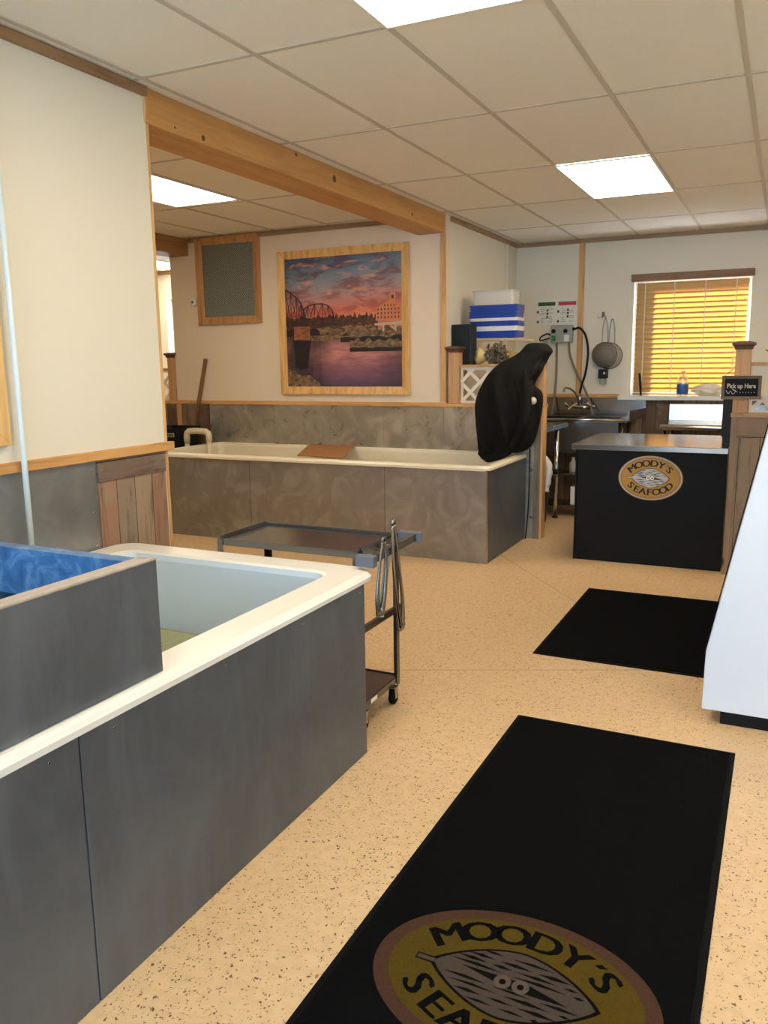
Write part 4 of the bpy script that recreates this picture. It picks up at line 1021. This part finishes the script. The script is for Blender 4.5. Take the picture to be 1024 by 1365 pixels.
# sill objects
jugm = glassy('milky_plastic', (1, 0.97, 0.9, 1), 0.35); jugm.node_tree.nodes['Glossy BSDF'].inputs['Roughness'].default_value = 0.35
jg = Thing('gallon_jug', 'clear plastic jug with blue label on the window sill', 'jug', (-0.96, 9.035, 1.172))
jg.part('bottle', lathe(nb(), (-0.955, 9.035, 1.172), [(0.05, 0.0), (0.056, 0.01), (0.056, 0.15), (0.05, 0.175), (0.032, 0.205), (0.018, 0.225), (0.016, 0.24)], 24), jugm)
jg.part('label', lathe(nb(), (-0.955, 9.035, 1.172), [(0.0565, 0.02), (0.0575, 0.021), (0.0575, 0.118), (0.0565, 0.119)], 24, cap=False), plain('blue_label', (34, 92, 160), 0.5, var=0.3, vscale=40))
jg.part('cap', lathe(nb(), (-0.955, 9.035, 1.172), [(0.019, 0.235), (0.019, 0.252), (0.015, 0.256)], 18), M['white_plastic'])
single('crumpled_bag', blob((-0.72, 9.035, 1.232), (0.15, 0.045, 0.062), 3, 0.35, 4, 4.0), plain('thin_white_plastic', (230, 222, 206), 0.4, var=0.05), 'crumpled white plastic bag on the sill right of the jug', 'bag', (-0.72, 9.035, 1.172))
kn_ = Thing('sharpening_steel', 'dark slim handled rod standing at the left of the window sill', 'tool', (-1.375, 9.02, 1.172))
kn_.part('handle', tube(nb(), [(-1.365, 9.02, 1.172), (-1.375, 9.02, 1.30), (-1.388, 9.02, 1.405)], [0.010, 0.014, 0.010], 12), M['black_plastic'])
kn_.part('collar', lathe(nb(), (-1.365, 9.02, 1.172), [(0.014, 0), (0.014, 0.012)], 12), M['steel_dark'])

# right worktable
wt = Thing('steel_worktable', 'shiny steel work table with raised back under the blind', 'table', (-0.75, 8.7, 0))
top_ = nb(); box(top_, -1.075, 0.1, 8.385, 9.05, 0.885, 0.925)
tube(top_, [(-1.075, 8.385, 0.896), (0.1, 8.385, 0.896)], 0.030, 16)
wt.part('table_top', top_, M['steel'], bevel=0.002)
wt.part('backsplash', prism(nb(), [(9.052, 0.885), (9.075, 0.885), (9.075, 1.085), (9.062, 1.085)], 'x', -1.075, 0.1), M['steel'], label='upright reflective back lip')
wt.part('undershelf', B(-1.03, 0.06, 8.44, 9.0, 0.27, 0.29), M['steel_dark'])
for x in (-1.04, 0.06):
    for y in (8.43, 9.0): wt.part('leg', tube(nb(), [(x, y, 0), (x, y, 0.884)], 0.02, 12), M['steel'])

# ================================================================== SINK
sk = Thing('compartment_sink', 'long stainless steel sink with raised back and end splash on the back wall', 'sink', (-1.9, 8.75, 0))
sx0, sx1, sy0 = -2.50, -1.40, 8.50
dk = nb(); box(dk, sx0, sx1, sy0, 8.60, 0.925, 0.95); box(dk, sx0, sx1, 9.0, 9.07, 0.925, 0.95); box(dk, sx0, -2.35, 8.601, 8.999, 0.925, 0.95); box(dk, -1.95, -1.90, 8.601, 8.999, 0.925, 0.95); box(dk, -1.52, sx1, 8.601, 8.999, 0.925, 0.95)
tube(dk, [(sx0, sy0, 0.945), (sx1, sy0, 0.945)], 0.014, 12)
sk.part('deck', dk, M['steel'])
for a, b in ((-2.349, -1.951), (-1.899, -1.521)): sk.part('bowl', open_box(a, b, 8.602, 8.998, 0.62, 0.949, 0.008, 0.008), M['steel_dark'])
sk.part('apron', B(sx0+0.01, sx1-0.1, 8.53, 8.545, 0.60, 0.924), M['steel_dark'])
sk.part('backsplash', prism(nb(), [(9.052, 0.951), (9.074, 0.951), (9.074, 1.150), (9.050, 1.150)], 'x', sx0, sx1+0.085), M['steel'])
sk.part('side_splash', quad_board([(sx1+0.001, 8.50, 0.945), (sx1+0.012, 8.50, 0.945), (sx1+0.090, 9.05, 0.945), (sx1+0.075, 9.05, 0.945)], 0.10), M['steel'])
for x in (-2.42, -1.47):
    for y in (8.56, 9.0): sk.part('leg', tube(nb(), [(x, y, 0), (x, y, 0.924)], 0.02, 12), M['steel'])
# faucet
fa = Thing('sink_faucet', 'chrome wall faucet with curved spout over the sink', 'faucet', (-1.97, 9.02, 1.06))
fa.part('valve_body', tube(nb(), [(-2.09, 9.0, 1.055), (-1.85, 9.0, 1.040)], 0.020, 14), M['chrome'])
for x in (-2.09, -1.85): fa.part('handle', tube(nb(), [(x, 8.99, 1.05), (x-0.02, 8.93, 1.06), (x-0.05, 8.90, 1.10)], [0.018, 0.012, 0.010], 10), M['chrome'])
fa.part('riser', tube(nb(), [(-2.0, 9.0, 1.07), (-2.0, 9.0, 1.19)], 0.016, 12), M['chrome'])
fa.part('spout', tube(nb(), spline([(-2.0, 8.99, 1.10), (-2.04, 8.95, 1.20), (-2.09, 8.90, 1.25), (-2.135, 8.87, 1.255), (-2.145, 8.86, 1.215)]), 0.010, 10), M['steel_dark'])
fa.part('lever', tube(nb(), [(-2.02, 8.95, 1.09), (-2.05, 8.93, 1.07), (-2.10, 8.92, 1.03)], 0.008, 8), M['yellow'])
single('black_hose', tube(nb(), spline([(-2.08, 9.03, 1.880), (-2.02, 9.0, 1.885), (-1.955, 9.0, 1.80), (-1.925, 9.0, 1.63), (-1.945, 9.0, 1.42), (-1.985, 9.0, 1.28), (-2.0, 9.0, 1.195)]), 0.012, 12), M['black_plastic'],
       'black hose curving from the dispenser down to the faucet', 'hose', (-1.95, 9.0, 1.6))
dp = Thing('chemical_dispenser', 'grey wall dispenser box with black knobs under the notices', 'dispenser', (-2.22, 9.06, 1.8))
dp.part('housing', B(-2.34, -2.105, 9.01, 9.088, 1.735, 1.925), M['grey_plastic'], bevel=0.012)
for x in (-2.305, -2.175): dp.part('knob', lathe(nb(), (x, 9.01, 1.86), [(0.022, 0.0), (0.022, -0.018), (0.016, -0.024)], 16, 'y'), M['black_plastic'])
dp.part('green_label', B(-2.325, -2.28, 9.006, 9.0095, 1.755, 1.815), M['green']); dp.part('white_label', B(-2.19, -2.135, 9.006, 9.0095, 1.75, 1.82), M['paper'])
dp.part('hose_connector', tube(nb(), [(-2.104, 9.03, 1.88), (-2.082, 9.03, 1.88)], 0.017, 12), M['black_plastic'])
single('left_dispenser_hose', tube(nb(), [(-2.272, 9.03, 1.733), (-2.268, 9.03, 1.4), (-2.28, 9.02, 1.16), (-2.28, 8.9, 0.96)], 0.0125, 10), M['hose'], 'straight grey-brown hose from the dispenser, hanging left', 'hose', (-2.27, 9.03, 1.4)).name = 'drain_hose'
single('drain_hose', tube(nb(), spline([(-2.14, 9.03, 1.733), (-2.12, 9.02, 1.60), (-2.04, 9.02, 1.40), (-1.93, 9.02, 1.19), (-1.83, 8.9, 0.975)]), 0.0125, 10), M['hose'], 'grey-brown hose slanting right from the dispenser to the sink', 'hose', (-2.0, 9.02, 1.4))
cl = Thing('sprayer_gun', 'grey plastic sprayer with black loop hanging left of the dispenser', 'sprayer', (-2.40, 9.04, 1.78))
cl.part('loop', tube(nb(), spline([(-2.345, 9.03, 1.82), (-2.38, 9.02, 1.835), (-2.45, 9.02, 1.80), (-2.455, 9.02, 1.765), (-2.40, 9.02, 1.775), (-2.35, 9.03, 1.79)]), 0.008, 8), M['black_plastic'])
cl.part('body', tube(nb(), [(-2.40, 9.03, 1.76), (-2.385, 9.03, 1.68), (-2.35, 9.03, 1.60)], [0.03, 0.028, 0.012], 12), M['clear'])
# notices
def notice(label, x0, x1, head, kind):
    t = Thing('wall_notice', label, 'notice', ((x0+x1)/2, 9.085, 1.94), None)
    pg = t.part('sheet', B(x0, x1, 9.084, 9.0885, 1.938, 2.205), M['paper'])
    t.part('header_band', B(x0+0.02, x1-0.012, 9.0825, 9.0835, 2.135, 2.175), head, pg)
    bm = nb(); rr = random.Random(kind)
    for k in range(9):
        z_ = 2.115-0.019*k
        if rr.random() < 0.8: box(bm, x0+0.05, x0+0.05+rr.uniform(0.03, 0.07), 9.0825, 9.0835, z_, z_+0.006)
        if rr.random() < 0.8: box(bm, x1-0.085, x1-0.085+rr.uniform(0.03, 0.07), 9.0825, 9.0835, z_, z_+0.006)
    t.part('text_lines', bm, M['ink_grey'], pg)
    bm = nb()
    for (a, b) in (((0.008, 2.06), (0.03, 2.085)), ((0.115, 2.075), (0.135, 2.10)), ((0.115, 2.04), (0.135, 2.065)), ((0.008, 1.955), (0.03, 1.98)), ((0.113, 2.005), (0.133, 2.03))):
        box(bm, x0+a[0], x0+b[0], 9.0825, 9.0835, a[1], b[1])
    t.part('pictograms', bm, M['ink'], pg)
notice('white instruction notice with a dark green header on the back wall', -2.522, -2.30, M['ink_green'], 1)
notice('white instruction notice with a red header, touching the wood strip', -2.298, -2.075, M['ink_red'], 2)
# hook + strainers + black box
hk = Thing('wall_hook', 'small triple wire hook on the back wall above the strainer', 'hook', (-1.795, 9.07, 2.03))
hk.part('plate', B(-1.81, -1.78, 9.082, 9.0885, 2.0, 2.05), M['steel_dark'])
for s in (-0.04, 0, 0.04): hk.part('prong', tube(nb(), spline([(-1.795, 9.08, 2.02), (-1.795+s*0.7, 9.06, 1.99), (-1.795+s, 9.03, 1.985), (-1.795+s, 9.025, 2.01)]), 0.003, 6), M['steel_dark'])
def strainer(label, cx, cy, cz, rad, mat_, hx):
    t = Thing('strainer', label, 'strainer', (cx, cy, cz))
    bm = nb(); lathe(bm, (cx, cy, cz), [(rad, 0.0), (rad*0.92, -0.018), (rad*0.7, -0.034), (rad*0.35, -0.043), (0.002, -0.046)], 32, 'y', cap=False)
    t.part('mesh_bowl', bm, mat_)
    t.part('rim', tube(nb(), [(cx+rad*math.cos(a), cy, cz+rad*math.sin(a)) for a in [2*PI*k/32 for k in range(33)]], 0.005, 8), M['steel_dark'])
    t.part('handle', tube(nb(), spline([(cx-0.03+hx, cy, cz+rad*0.97), (cx-0.025+hx, cy, cz+rad+0.15), (cx+hx, cy-0.003, cz+rad+0.25), (cx+0.025+hx, cy, cz+rad+0.15), (cx+0.03+hx, cy, cz+rad*0.97)]), 0.004, 8), M['steel_dark'])
strainer('round fine mesh strainer hanging in front, right of the wood strip', -1.755, 9.015, 1.60, 0.13, plain('mesh_grey', (112, 104, 94), 0.55, 0.3, var=0.15, vscale=30), 0.0)
strainer('second mesh strainer showing as a crescent behind the front one', -1.715, 9.078, 1.59, 0.135, plain('mesh_pale', (150, 142, 128), 0.6, 0.2, var=0.1, vscale=30), 0.02)
bb = Thing('small_black_clip_box', 'small black box hanging under the round strainers', 'box', (-1.77, 9.06, 1.38))
bb.o.name = 'soap_holder'
bb.part('body', B(-1.81, -1.72, 8.985, 9.085, 1.355, 1.45), M['black_plastic'], bevel=0.005); bb.part('nozzle', B(-1.795, -1.735, 9.0, 9.07, 1.30, 1.354), M['grey_plastic'], bevel=0.004)
bb.part('badge', B(-1.755, -1.735, 8.983, 8.9845, 1.40, 1.42), M['paper'])

# small table behind low wall
st = Thing('prep_table', 'steel prep table partly hidden behind the low wall end', 'table', (-2.3, 7.9, 0))
tp = nb(); box(tp, -2.70, -1.965, 7.46, 8.35, 0.905, 0.928); box(tp, -1.972, -1.965, 7.46, 8.35, 0.885, 0.904)
st.part('table_top', tp, M['steel'], bevel=0.002)
for x in (-2.66, -1.995):
    for y in (7.52, 8.02):
        lg = st.part('leg', tube(nb(), [(x, y, 0.03), (x, y, 0.904)], 0.021, 14), M['chrome'])
        st.part('foot', lathe(nb(), (x, y, 0), [(0.03, 0.0), (0.03, 0.01), (0.016, 0.02), (0.016, 0.06)], 16), M['black_plastic'], lg)
        st.part('shelf_clamp', lathe(nb(), (x, y, 0.44), [(0.026, 0), (0.03, 0.02), (0.026, 0.05)], 14), M['black_plastic'], lg)
st.part('undershelf', B(-2.69, -1.99, 7.50, 8.04, 0.465, 0.485), M['steel_dark'])
# rack under sink with items
rk = Thing('wire_rack', 'dark low rack under the sink with bottles on it', 'rack', (-1.95, 8.7, 0))
for z_ in (0.10, 0.42): rk.part('shelf', B(-2.30, -1.56, 8.12, 8.46, z_, z_+0.015), M['steel_dark'])
for x in (-2.29, -1.58):
    for y in (8.13, 8.44): rk.part('upright', B(x, x+0.015, y, y+0.015, 0.0, 0.56), M['steel_dark'])
single('white_carton', B(-1.88, -1.66, 8.16, 8.38, 0.116, 0.30), M['paper'], 'white carton on the bottom of the rack under the sink', 'box', (-1.77, 8.27, 0.116), bevel=0.003)
for x, lbb, hh in ((-1.88, 'white plastic bottle on the upper rack shelf, left one', 0.15), (-1.77, 'taller translucent bottle on the upper rack shelf beside the counter', 0.19)):
    single('plastic_bottle', lathe(nb(), (x, 8.25, 0.436), [(0.035, 0), (0.038, 0.01), (0.038, hh*0.6), (0.016, hh*0.8), (0.014, hh)], 16), M['grey_plastic'], lbb, 'bottle', (x, 8.25, 0.436), group='bottles on the rack under the sink')
# white bag draped
bg_ = nb(); tube(bg_, spline([(-1.95, 7.095, 0.67), (-1.90, 7.13, 0.69), (-1.862, 7.15, 0.66), (-1.845, 7.15, 0.60), (-1.848, 7.15, 0.54), (-1.862, 7.15, 0.46), (-1.875, 7.14, 0.40)], 8), [0.034+0.003*math.sin(k*0.7) for k in range(49)], 16)
single('white_plastic_bag', bg_, plain('crumpled_white', (226, 220, 206), 0.5, var=0.1, vscale=40, bump=0.5), 'white wrapped bundle drooping just behind the end of the low wall', 'bag', (-1.9, 7.23, 0.4))
single('blue_bucket', lathe(nb(), (-2.12, 7.75, 0.0), [(0.10, 0.0), (0.13, 0.30), (0.14, 0.30), (0.14, 0.31), (0.125, 0.31), (0.098, 0.01)], 24), plain('navy_plastic', (24, 42, 70), 0.5), 'dark blue bucket on the floor under the prep table', 'bucket', (-2.12, 7.75, 0))
